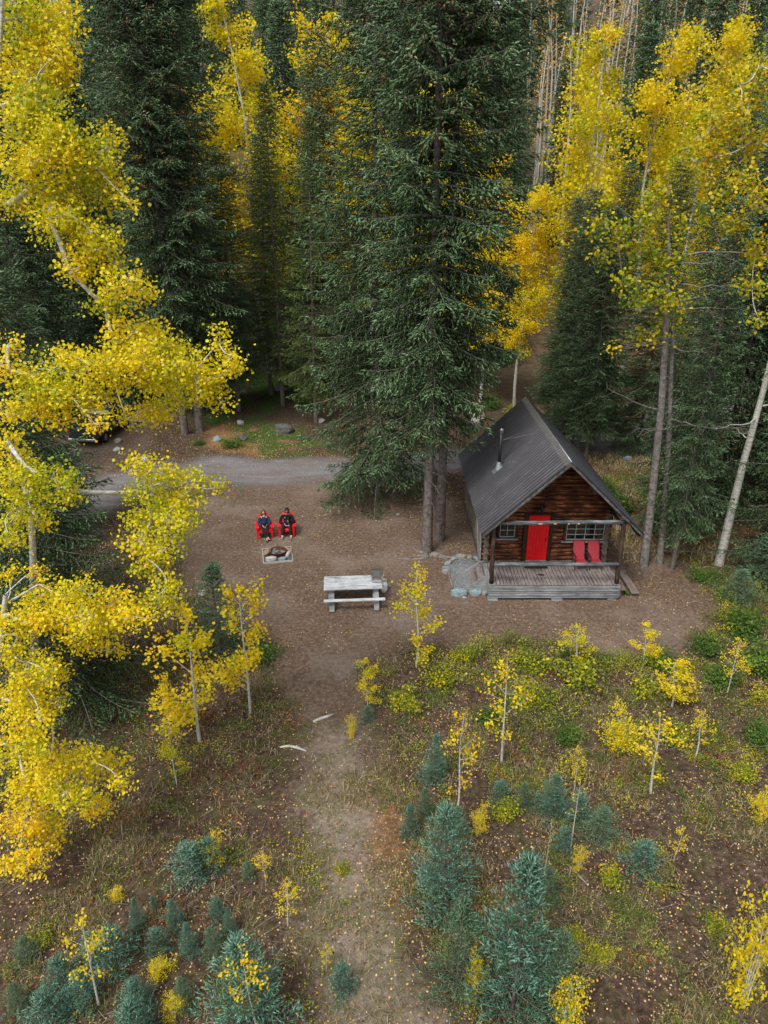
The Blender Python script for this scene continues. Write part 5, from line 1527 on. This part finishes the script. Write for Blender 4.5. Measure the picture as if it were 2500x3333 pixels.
# forest behind: rows of spruces
g = np.random.default_rng(606)
cand = []
for row, (yy, n) in enumerate(((57, 13), (63, 15), (71, 18), (82, 20), (93, 22), (106, 22), (122, 24), (138, 24), (156, 26), (175, 28))):
    for i in range(n):
        x = -48+96*(i+.5*(row % 2)+g.uniform(-.3, .3))/n*(yy/60); y = yy+g.normal()*2
        ang = x/y
        if 7.5/50 < ang < .60 and y < 80 and g.random() < (1.0 if ang < .47 else .6): continue
        if 7.5/50 < ang < .60 and y >= 80 and g.random() < .22: continue
        if -.10 > ang > -.24 and y < 69: continue
        if -.02 > ang > -.12 and y < 69 and g.random() < .5: continue
        cand.append((x, y))
for x, y in cand:
    s = g.uniform(.8, 1.25)
    sp('far', x, y, s, g.uniform(0, 6.28), 'dark spruce in the dense forest behind the clearing and road', s*g.uniform(.9, 1.15), 'spruces of the forest behind')

# yellow aspens behind the clearing
AS = [aspen_meshes('tall_%d' % i, 300+i, 22, 3.0, .28, .165, 12500, 'aspen', vb=.52, prof=.42) for i in range(3)]
AO = aspen_meshes('orange', 310, 20, 2.6, .35, .17, 3800, 'aspen_orange', vb=.5)
AG = aspen_meshes('greenish', 311, 20, 2.2, .25, .17, 6500, 'aspen', vb=.32)
def asp(m, x, y, s, rz, lab, sz=None, group=None):
    return put_tree('aspen_tree', m, x, y, s, rz, lab, 'tree', group, sz)
asp(AS[0], 13.2, 51.5, 1.05, .5, 'bright yellow aspen with white trunk, left one of the pair above the cabin')
asp(AS[1], 17.6, 53.0, 1.08, 2.0, 'bright yellow aspen with white trunk, right one of the pair above the cabin')
asp(AG, 19.6, 48.0, .95, 1.1, 'greenish yellow aspen right of the bright yellow pair')
asp(AS[2], 27.2, 62.0, 1.15, 4.0, 'tall narrow yellow aspen by the dark spruce at the upper right')
asp(AS[2], 9.6, 50.5, .66, 1.0, 'low yellow aspen showing between the central spruces and the white trunks')
asp(AS[0], 23.5, 58.0, 1.0, 3.0, 'yellow aspen behind the greenish one at the upper right')
asp(AS[1], -9.7, 60.5, 1.22, 5.2, 'tall bright yellow aspen rising behind the spruces at the upper left')
asp(AO, -15.0, 57.0, 1.08, .7, 'pale orange aspen with thin leaves between the upper left spruces')
asp(AS[2], -5.0, 64.0, 1.2, 2.7, 'yellow aspen top between the upper left yellow tree and the central spruces')
asp(AS[0], -.8, 55.0, 1.0, 4.4, 'yellow aspen peeking through the left side of the central spruces')
asp(AS[1], 3.6, 54.0, .95, .2, 'yellow aspen peeking through the middle of the central spruces')
asp(AS[0], 7.3, 52.0, .75, .8, 'yellow aspen showing low behind the right side of the central spruces')
asp(AS[0], -21.0, 66.0, 1.0, 1.9, 'yellow aspen far back behind the left spruces')
for i, (x, y) in enumerate([(30, 80), (36, 92), (41, 84), (24, 96), (48, 110), (-12, 84), (-3, 92), (8, 88), (-26, 90), (14, 104)]):
    asp(AS[i % 3], x, y, .9, i*1.1, 'distant yellow aspen crown among the hillside spruces', .85, 'yellow aspens on the hillside')
# bare aspens on the hillside
BA = [aspen_meshes('bare_%d' % i, 330+i, 19, 1.6, .45, .16, 120, 'aspen_orange', vb=.4) for i in range(3)]
g = np.random.default_rng(99); n = 0
for i in range(250):
    y = g.uniform(84, 185); x = y*g.uniform(.10, .62) if g.random() < .8 else y*g.uniform(-.55, .1)
    s = g.uniform(.8, 1.2)
    asp(BA[i % 3], x, y, s*1.2, g.uniform(0, 6.28), 'bare pale trunked aspen standing on the far hillside', s, 'bare aspens on the hillside')
stick2 = MB()
a_ = PY(1240*K, 355*K, 62.0); b_ = PY(1312*K, 357*K, 61.0)
za, zb = gzf(a_[0], 75)+.3, 0
mb = MB(); mb.tube([(19.0, 72.0, gzf(19, 72)+.3), (23.4, 71.5, gzf(23.4, 71.5)+.5)], .13, 8); tag(mb.build('fallen_log', M['bark_aspen']), 'white fallen aspen trunk lying on the orange hillside between the yellow trees', 'log')

# ------------------------------------------------------------------ the big aspens on the left
g = np.random.default_rng(808)
def YL(px, py):     # distance of the near crown
    return 12.6 - .0016*(py-900) + .0010*max(px-150, 0)
up_l = [(60, 40, 100, 62), (120, 90, 55, 62), (40, 150, 85, 72), (90, 230, 65, 62), (40, 300, 68, 72), (110, 330, 66, 54), (195, 345, 48, 52), (243, 300, 26, 32), (140, 150, 22, 50), (145, 20, 38, 30),
        (150, 420, 68, 45), (60, 410, 55, 50), (235, 400, 45, 38), (282, 435, 24, 18), (110, 480, 48, 38), (180, 490, 55, 40), (235, 525, 35, 34), (190, 560, 52, 34), (255, 610, 52, 36), (150, 585, 32, 26), (312, 630, 32, 26), (230, 660, 50, 22), (20, 440, 30, 30)]
mid_l = [(250, 740, 40, 26), (160, 770, 44, 24), (10, 895, 34, 20), (290, 712, 58, 28), (350, 745, 50, 36), (225, 785, 66, 36), (300, 795, 70, 44), (400, 790, 66, 38), (472, 740, 22, 32), (503, 785, 34, 30), (440, 830, 48, 36), (370, 850, 50, 34), (480, 868, 20, 20),
         (110, 800, 62, 42), (60, 850, 58, 36), (150, 850, 60, 38), (220, 850, 58, 38), (100, 890, 74, 28), (330, 890, 48, 30), (20, 745, 22, 26), (275, 905, 30, 16), (20, 800, 30, 20), (205, 915, 30, 18)]
low_l = [(18, 955, 30, 22), (20, 1130, 34, 24), (35, 1170, 30, 18), (40, 1000, 50, 32), (110, 1030, 58, 36), (60, 1080, 58, 34), (150, 1060, 32, 32), (25, 1040, 40, 30), (85, 1125, 30, 22)]
arm_l = [(290, 1000, 34, 20), (345, 1020, 58, 24), (425, 1030, 48, 18), (470, 1052, 20, 12), (310, 1068, 48, 26), (385, 1080, 56, 28), (330, 1120, 66, 28), (400, 1130, 38, 24), (300, 1170, 46, 24), (360, 1182, 38, 22), (332, 1222, 44, 24), (362, 1262, 38, 20), (345, 1302, 46, 18), (382, 1312, 20, 14)]
big_l = [(15, 1240, 26, 18), (20, 1400, 34, 24), (170, 1330, 44, 24), (82, 1232, 22, 14), (100, 1290, 58, 28), (180, 1272, 56, 28), (240, 1300, 56, 30), (40, 1340, 50, 28), (120, 1342, 78, 32), (220, 1350, 58, 30), (290, 1332, 48, 24), (180, 1390, 48, 20), (250, 1400, 30, 14),
         (60, 1430, 52, 36), (112, 1450, 38, 30), (50, 1500, 58, 38), (130, 1505, 22, 20), (50, 1565, 55, 38), (105, 1545, 25, 18)]
foot_l = [(40, 1620, 50, 44), (110, 1640, 58, 34), (180, 1640, 48, 30), (232, 1652, 48, 28), (262, 1690, 24, 20), (60, 1700, 58, 44), (142, 1712, 56, 34), (205, 1742, 36, 26), (50, 1780, 54, 40), (102, 1802, 38, 34), (58, 1860, 46, 28), (28, 1900, 32, 18)]
def f_(l, dv): return [(a, b, c*1.12, d*1.18, .9, dv+g.normal()*.05) for a, b, c, d in l]
lobed_tree('aspen_tree', 'left_main', [(-10.9, 15.2, gzf(-10.9, 15.2)-.05), (-10.3, 14.9, 2.4), (-9.6, 14.7, 4.8), (-8.8, 14.5, 8.2), (-7.95, 14.4, 11.2), (-7.75, 14.3, 13), (-6.8, 14.1, 15.6), (-5.9, 13.8, 18.2)],
           np.array([.14, .12, .105, .09, .08, .065, .045, .02]), px_lobes(f_(up_l, -.02)+f_(mid_l, .06), YL, g), .057, g,
           'tall yellow aspen filling the upper left of the view with a pale leaning trunk', 'tree', vb=.44, per_m2=1050)
lobed_tree('aspen_tree', 'left_arm', [(-10.2, 16.6, gzf(-10.2, 16.6)-.05), (-9.8, 16.2, 2.2), (-9.1, 15.6, 4.4), (-8.4, 15.0, 6.6), (-7.9, 14.6, 8.6)],
           np.array([.13, .115, .10, .08, .05]), px_lobes(f_(arm_l, .02)+f_(low_l, -.06), YL, g), .057, g,
           'yellow aspen reaching a long white branch toward the clearing from the left', 'tree', vb=.44, per_m2=1050)
lobed_tree('aspen_tree', 'left_low', [(-10.9, 12.6, gzf(-10.9, 12.6)-.05), (-9.9, 12.4, 1.8), (-8.9, 12.2, 3.6), (-8.0, 12.0, 5.4), (-7.4, 11.9, 7.2)],
           np.array([.12, .105, .09, .075, .045]), px_lobes(f_(big_l, .06)+f_(foot_l, .10), YL, g), .057, g,
           'lowest and nearest yellow aspen hanging at the lower left edge', 'tree', vb=.48, per_m2=1050)

# poplars and aspens right of the cabin
g = np.random.default_rng(809)
x1, y1 = GD(1390, 1222); x2, y2 = GD(1425, 1216); x3, y3 = GD(1552, 1222)
pop = [(1420, 440, 40, 36), (1380, 482, 38, 26), (1450, 500, 26, 34), (1335, 520, 34, 22), (1400, 545, 46, 30), (1450, 570, 32, 28), (1345, 600, 26, 16), (1400, 640, 54, 28), (1460, 650, 26, 24), (1440, 692, 36, 24), (1372, 722, 32, 14), (1410, 735, 28, 12), (1330, 750, 22, 8), (1300, 560, 24, 18), (1290, 480, 30, 26), (1310, 430, 30, 24)]
def YR(px, py): return 25.6
lobed_tree('poplar_tree', 'right_poplar', [(x1, y1, gzf(x1, y1)-.05), (x1-.12, y1, 3), (x1-.4, y1-.1, 7.0), (x1-.75, y1-.2, 10), (x1-1.1, y1-.3, 12.5), (x1-1.35, y1-.3, 13.8), (x1-1.5, y1-.3, 14.8)],
           np.array([.20, .17, .14, .11, .07, .04, .012]), px_lobes([(a, b, c, d, .62, 0.0) for a, b, c, d in pop], YR, g, .8), .115, g,
           'grey trunked poplar with mixed green and gold leaves right of the cabin', 'tree', 'poplar', 'bark_grey', per_m2=420, vb=.45)
def bare_tree(name, x, y, pts, rad, lab, seed, bark='bark_aspen', tw=9):
    g = np.random.default_rng(seed); t = empty('aspen_tree', (x, y, gzf(x, y)-.05), 0, lab, 'tree')
    pts = np.array(pts, float); segs = [(pts, np.array(rad))]; tws = []
    for i in range(tw):
        f = g.uniform(.35, .98)*(len(pts)-1); k = int(f); o = pts[k]*(1-f+k)+pts[min(k+1, len(pts)-1)]*(f-k)
        a = g.uniform(0, 6.28); L = g.uniform(1, 3.2); q = [o]
        for s in range(6): q.append(q[-1]+np.array([math.cos(a), math.sin(a), g.uniform(-.2, .35)])*L/6); a += g.normal()*.3
        q = np.array(q); segs.append((q, np.linspace(.035, .008, len(q))))
        for m in range(5):
            b = q[g.integers(2, 7)]; d = np.array([math.cos(a+g.normal()), math.sin(a+g.normal()), g.normal()*.4])*g.uniform(.3, .9)
            tws.append((np.array([b, b+d*.5, b+d+[0, 0, .05]]), np.array([.009, .006, .003])))
    V_, F_ = tubes_np(segs+tws, 8); link('trunk', np_mesh('trunk_'+name, V_, [F_], M[bark], None, True), t)
    return t
bare_tree('mid', x2, y2, [(0, 0, 0), (-.2, 0, 2.5), (-.55, -.1, 5.5), (-.95, -.1, 8.5), (-1.3, -.2, 11), (-1.5, -.2, 13)], [.15, .13, .11, .09, .05, .015], 'mottled trunk with bare grey limbs just right of the poplar', 5, tw=12, bark='bark_grey')
rl = [(1560, 160, 55, 34), (1620, 200, 46, 52), (1560, 255, 48, 40), (1630, 300, 36, 42), (1540, 335, 44, 30), (1600, 385, 46, 34), (1640, 430, 30, 36), (1590, 480, 36, 34), (1560, 415, 30, 22), (1632, 545, 32, 46), (1625, 610, 36, 28), (1530, 385, 24, 18), (1510, 300, 20, 16), (1640, 140, 30, 30), (1480, 320, 26, 14), (1500, 350, 26, 14), (1640, 690, 24, 20)]
lobed_tree('aspen_tree', 'right_edge', [(14.6, 20.5, gzf(14.6, 20.5)-.05), (14.2, 20.6, 3), (13.4, 20.8, 7), (12.6, 20.9, 11), (12.0, 21.0, 15), (11.4, 21, 19)], np.array([.2, .18, .15, .12, .08, .02]),
           px_lobes([(a, b, c, d, .62, 0.0) for a, b, c, d in rl], lambda a, b: 21.0, g, .7), .088, g, 'golden aspen leaning in from the upper right edge', 'tree', 'poplar', per_m2=620, vb=.52)
bare_tree('white', x3, y3, [(0, 0, 0), (.08, .1, 2.2), (.2, .2, 4.6), (.4, .3, 7.5), (.5, .4, 10.5), (.6, .5, 14)], [.20, .17, .14, .11, .07, .02], 'white aspen trunk leaning right at the right edge behind the cabin', 8, tw=5)
mb = roots(*GD(925, 1195), 9, 3, ''); tag(mb.build('tree_roots', M['bark_grey']), 'surface roots spreading over the dirt from the central spruce pair', 'roots')

# ------------------------------------------------------------------ young spruces
YS = [spruce_meshes('blue_%d' % i, 400+i, 2.0, .90, .05, .15, .085, .100, .027, 'spruce_blue', young=True, per=6, prof=.85) for i in range(3)]
YG = [spruce_meshes('green_%d' % i, 410+i, 2.0, .80, .05, .16, .095, .100, .026, 'spruce_young', young=True, per=6, prof=.8) for i in range(2)]
YT = [spruce_meshes('small_blue_%d' % i, 420+i, 1.0, .56, .03, .12, .085, .10, .027, 'spruce_blue', young=True, per=6, prof=.7) for i in range(2)]
def hgt(px, py, ptop):
    """real height of an upright thing from its foot and tip pixels"""
    x, y = GD(px, py); top = PY(px*K, ptop*K, y); return top[2]
young = [ # foot x, foot y, tip y, width px, kind, label
 (1105, 2190, 1865, 185, 'b0', 'largest pale blue young spruce in the foreground right of the path'),
 (955, 1965, 1745, 140, 'b1', 'blue green young spruce upslope of the largest blue one'),
 (985, 2150, 1950, 120, 'g0', 'green young spruce touching the left side of the largest blue one'),
 (1190, 2205, 2020, 110, 'g1', 'dark green young spruce touching the right side of the largest blue one'),
 (938, 1690, 1592, 56, 'b2', 'slim blue young spruce beside the sapling in the middle of the brush'),
 (918, 1770, 1705, 46, 'g0', 'tiny green spruce left of the thin trunked sapling'),
 (885, 1810, 1745, 40, 't0', 'very small spruce by the path just above the blue green one'),
 (985, 1810, 1745, 62, 'g1', 'short green spruce at the foot of the thin trunked sapling'),
 (1190, 1765, 1675, 74, 'b2', 'blue spruce in the row in the middle of the brush, its largest'),
 (1130, 1750, 1695, 48, 'g0', 'small green spruce left end of the row in the middle of the brush'),
 (1245, 1775, 1715, 54, 't1', 'small spruce beside the bare grey sapling stem'),
 (1295, 1810, 1745, 86, 'g1', 'wide dark green spruce right of the bare grey sapling stem'),
 (1385, 1885, 1825, 78, 't0', 'low dark spruce alone in the brush at the right'),
 (1178, 1950, 1880, 66, 'g0', 'dark green spruce peeking above the right shoulder of the largest blue one'),
 (1215, 1835, 1790, 44, 't1', 'tiny green spruce between the spruce row and the fallen stick'),
 (1080, 1730, 1690, 44, 't0', 'tiny spruce beside the yellow green bush'),
 (475, 1412, 1225, 125, 'g0', 'green young spruce at the left edge of the clearing below the chairs'),
 (415, 1895, 1830, 88, 't0', 'round blue green young spruce below the left saplings'),
 (457, 1880, 1815, 60, 't1', 'small spruce with yellow leaves on it right of the round one'),
 (537, 1900, 1862, 36, 'g1', 'tiny green spruce alone left of the path'),
 (540, 2235, 2035, 190, 'b1', 'large blue young spruce at the bottom edge left of the path'),
 (413, 2065, 2000, 46, 'b0', 'small steel blue spruce, bluest of the left group'),
 (380, 2010, 1948, 46, 'b2', 'small upright spruce left of the steel blue one'),
 (345, 2065, 2015, 56, 't0', 'small pale green spruce between the steel blue one and the sparse sapling'),
 (302, 2015, 1945, 40, 'b2', 'narrow blue green spruce at the top of the lower left group'),
 (252, 2085, 2015, 84, 't1', 'bushy blue spruce in the middle of the lower left group'),
 (205, 2080, 2020, 70, 'b1', 'blue green spruce left of the bushy blue one'),
 (140, 2135, 2075, 66, 't0', 'blue green spruce at the left of the sparse orange sapling'),
 (300, 2190, 2120, 84, 'b0', 'dark green blue spruce near the bottom edge left of centre'),
 (110, 2215, 2150, 90, 't1', 'pale green spruce at the bottom edge near the left corner'),
 (45, 2185, 2130, 60, 'g1', 'green spruce nearest the lower left corner'),
 (60, 2075, 2030, 60, 'g0', 'yellow green small spruce at the left edge above the corner'),
 (462, 2070, 2010, 60, 'g1', 'dark green spruce right of the steel blue one'),
 (498, 2025, 1965, 34, 'b2', 'thin young spruce rightmost at the top of the lower left group'),
 (335, 1968, 1940, 22, 't0', 'tiniest blue spruce in the lower left group'),
 (300, 2260, 2175, 90, 't0', 'blue spruce cut by the bottom edge left of the large one'),
 (740, 2145, 2085, 54, 't1', 'pale green spruce standing alone on the path edge at the bottom'),
 (400, 2180, 2120, 60, 'g0', 'small dark spruce directly left of the large bottom spruce'),
 (180, 2175, 2110, 80, 'b2', 'blue green spruce below the sparse orange sapling'),
 (470, 1985, 1945, 40, 't1', 'low green spruce above the steel blue one'),
 (1645, 1255, 1150, 110, 'g0', 'green young spruce at the right edge behind the white aspen'),
 (1590, 1300, 1235, 90, 'g1', 'bushy green young spruce under the leaning white aspen'),
 (795, 1560, 1528, 30, 't0', 'tiny dark spruce at the foot of the small yellow sapling by the path')]
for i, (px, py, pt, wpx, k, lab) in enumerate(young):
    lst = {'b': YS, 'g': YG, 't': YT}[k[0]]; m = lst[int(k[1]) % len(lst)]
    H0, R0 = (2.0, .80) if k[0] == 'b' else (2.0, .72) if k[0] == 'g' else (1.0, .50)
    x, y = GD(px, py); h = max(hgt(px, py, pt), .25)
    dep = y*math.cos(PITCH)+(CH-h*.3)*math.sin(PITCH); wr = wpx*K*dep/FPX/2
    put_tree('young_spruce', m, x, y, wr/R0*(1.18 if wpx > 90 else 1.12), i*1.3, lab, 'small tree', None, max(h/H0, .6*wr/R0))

# ------------------------------------------------------------------ aspen saplings
SA = [aspen_meshes('sapling_%d' % i, 500+i, 3.0, .62, .13, .058, 1400, 'aspen', vb=.55) for i in range(3)]
SS = [aspen_meshes('sparse_%d' % i, 510+i, 3.0, .60, .30, .060, 420, 'aspen', vb=.66) for i in range(2)]
SB = [aspen_meshes('bush_%d' % i, 520+i, 1.6, .60, .03, .052, 1900, 'aspen', stems=4, vb=.58) for i in range(2)]
SX = [aspen_meshes('nearly_bare', 530, 3.0, .40, .5, .055, 22, 'aspen', vb=.6)]
sap = [
 (432, 1607, 1335, 165, SA[0], 'yellow aspen sapling with white stem, left of the two tall ones below the chairs'),
 (541, 1543, 1262, 135, SA[1], 'yellow aspen sapling with white stem nearest the clearing below the chairs'),
 (383, 1700, 1560, 62, SA[2], 'short yellow sapling lowest left of the white stemmed pair'),
 (372, 1590, 1470, 70, SA[1], 'small yellow sapling between the big aspens and the white stemmed pair'),
 (899, 1442, 1225, 105, SA[2], 'yellow aspen sapling standing between the picnic table and the porch'),
 (794, 1535, 1425, 60, SA[0], 'small yellow sapling beside the path below the table'),
 (758, 1595, 1545, 26, SB[0], 'tiny yellow sapling at the right edge of the path'),
 (985, 1775, 1548, 105, SS[0], 'thin white stemmed sapling with sparse round yellow leaves in the middle brush'),
 (1083, 1650, 1430, 120, SS[1], 'double stemmed sapling with few yellow leaves below the porch'),
 (1232, 1835, 1690, 70, SX[0], 'nearly bare grey sapling stem right of the blue spruce row'),
 (1172, 1925, 1770, 40, SX[0], 'thin bare stem above the largest blue spruce'),
 (1405, 1715, 1545, 120, SS[0], 'leaning grey stemmed sapling with yellow leaves in the right brush'),
 (1388, 1445, 1352, 62, SA[1], 'yellow sapling at the edge of the bare dirt right of the porch'),
 (1240, 1445, 1355, 80, SA[2], 'yellow sapling at the edge of the bare dirt below the porch'),
 (1450, 1530, 1430, 100, SA[0], 'yellow sapling in the brush right of centre below the dirt edge'),
 (1035, 1805, 1735, 36, SB[1], 'small dense orange yellow sapling above the largest blue spruce'),
 (1605, 2170, 1940, 125, SB[0], 'bright yellow aspen bush near the lower right corner'),
 (1018, 2165, 2045, 50, SB[1], 'orange yellow sapling growing between the foreground spruces'),
 (1215, 2230, 2120, 100, SB[0], 'yellow green bush at the bottom edge right of the largest spruce'),
 (622, 2000, 1905, 70, SS[1], 'golden sapling with drooping leaves left of the path'),
 (575, 1905, 1840, 50, SS[0], 'small yellow sapling with pale leaves above the golden one'),
 (463, 1875, 1795, 50, SB[1], 'small yellow sapling growing through the small spruce'),
 (215, 2175, 1985, 110, SS[1], 'sparse orange leafed sapling in the lower left spruce group'),
 (560, 2260, 2050, 120, SS[0], 'bare branched sapling with few large gold leaves over the large bottom spruce'),
 (1455, 1860, 1790, 44, SS[0], 'small yellow leafed sapling right of the low dark spruce'),
 (380, 2200, 2150, 50, SB[0], 'small yellow sapling at the bottom edge left of the large spruce'),
 (345, 2105, 2072, 56, SB[1], 'low yellow sapling under the pale green small spruce'),
 (1570, 1500, 1380, 70, SS[1], 'thin yellow sapling by the dark bushes at the right'),
 (1500, 1640, 1540, 80, SS[0], 'thin yellow sapling far right in the brush'),
 (1240, 1710, 1610, 40, SS[1], 'small gold leafed sapling above the blue spruce row'),
 (1640, 1780, 1700, 50, SB[1], 'small yellow sapling at the right edge of the brush'),
 (705, 2100, 2040, 34, SS[1], 'tiny orange leafed sapling on the left edge of the path at the bottom'),
 (1330, 1620, 1530, 80, SB[0], 'yellow green leafy sapling in the right brush'),
 (255, 1950, 1920, 30, SB[1], 'tiny yellow sapling under the low aspen boughs'),
 (1250, 1880, 1830, 34, SB[0], 'tiny green yellow sapling by the leaning dead branch')]
for i, (px, py, pt, wpx, m, lab) in enumerate(sap):
    x, y = GD(px, py); h = max(hgt(px, py, pt), .3)
    H0, R0 = (1.6, .60) if m in SB else (3.0, .62)
    dep = y*math.cos(PITCH)+(CH-h*.5)*math.sin(PITCH); wr = wpx*K*dep/FPX/2
    put_tree('aspen_sapling', m, x, y, wr/R0*1.0, i*2.1, lab, 'sapling', None, h/H0)

# ------------------------------------------------------------------ shrubs
SH = [shrub_meshes('leafy_%d' % i, 600+i, .55, .65, .070, 1000, 'shrub', .58, .45) for i in range(3)]
SD = [shrub_meshes('dark_%d' % i, 610+i, .8, .9, .080, 2000, 'shrub_dark', .55, .5) for i in range(2)]
shr = [
 (1090, 1760, 75, SH[0], 'bright yellow green bush with narrow leaves left of the blue spruce row'),
 (1000, 1425, 60, SH[1], 'yellow green bush at the dirt edge under the porch'),
 (1235, 1475, 120, SH[2], 'wide green and yellow bush at the dirt edge below the porch'),
 (1140, 1445, 90, SH[0], 'green bush left of the wide one at the dirt edge'),
 (1170, 1520, 80, SH[1], 'low green bush under the wide one'),
 (1330, 1600, 70, SH[2], 'yellow green bush in the middle of the right brush'),
 (1390, 1500, 80, SH[0], 'yellow bush below the sapling at the dirt edge'),
 (1320, 1905, 62, SH[1], 'light green leafy bush right of the largest blue spruce'),
 (1300, 2065, 60, SH[2], 'light green leafy bush below the other one right of the largest spruce'),
 (1240, 2030, 56, SH[0], 'yellow green low bush beside the largest spruce'),
 (1545, 2010, 60, SH[1], 'thin pale green shrub left of the bright yellow bush'),
 (880, 1530, 80, SH[2], 'yellowish low bush right of the small path sapling'),
 (950, 1480, 80, SH[1], 'low mixed green bush right of the table sapling'),
 (1450, 1600, 80, SH[1], 'yellow green bush in the right brush beside the leaning sapling'),
 (1560, 1480, 90, SD[0], 'dark green bush at the right below the spruces'),
 (1640, 1450, 120, SD[1], 'large dark green bush at the right edge'),
 (1600, 1370, 110, SD[0], 'dark green bush behind the large one at the right edge'),
 (1530, 1410, 80, SD[1], 'dark green bush at the right end of the bare dirt'),
 (1640, 1600, 90, SD[0], 'green bush at the right edge in the brush'),
 (555, 1420, 90, SD[1], 'dark green leafy shrub behind the sapling nearest the clearing'),
 (520, 1440, 60, SH[0], 'yellow green shrub at the foot of the green spruce left of the clearing'),
 (670, 880, 60, SD[0], 'yellow green bush at the foot of the slim leaning spruce'),
 (500, 965, 50, SD[1], 'green bush beside the mossy boulder across the road'),
 (430, 960, 30, SD[0], 'small bush at the foot of the twin spruces'),
 (1230, 1600, 70, SD[1], 'dark low bush in the shade below the wide green bush'),
 (1060, 1560, 70, SD[0], 'dark low bush beside the double stemmed sapling'),
 (1420, 1440, 80, SD[1], 'green bush behind the yellow sapling right of the porch'),
 (1335, 1110, 90, SD[0], 'green bush on the grass right of the cabin roof'),
 (1310, 1065, 70, SD[1], 'green bush against the right eave of the cabin'),
 (1520, 1250, 70, SD[1], 'green and yellow bush between the poplar and the white aspen'),
 (1120, 905, 60, SH[2], 'yellow green bush behind the ridge of the cabin'),
 (1060, 880, 60, SD[0], 'green bush beyond the road behind the cabin'),
 (90, 2040, 60, SH[2], 'yellowish shrub near the left edge at the bottom'),
 (1600, 1680, 70, SH[0], 'yellow green shrub in the far right brush'),
 (740, 1880, 40, SH[1], 'low green tuft on the path')]
for i, (px, py, wpx, m, lab) in enumerate(shr):
    x, y = GD(px, py); R0 = .55 if m in SH else .8
    dep = y*math.cos(PITCH)+CH*math.sin(PITCH); wr = wpx*K*dep/FPX/2
    t = put_tree('shrub', m, x, y, wr/R0, i*1.7, lab, 'shrub')
    for ch, nm in zip(t.children, ('stem', 'foliage')): pass
for o in list(bpy.data.objects):
    if o.parent and o.parent.name.split('.')[0] == 'shrub':
        o.name = 'stems' if o.name.split('.')[0] == 'trunk' else 'foliage'
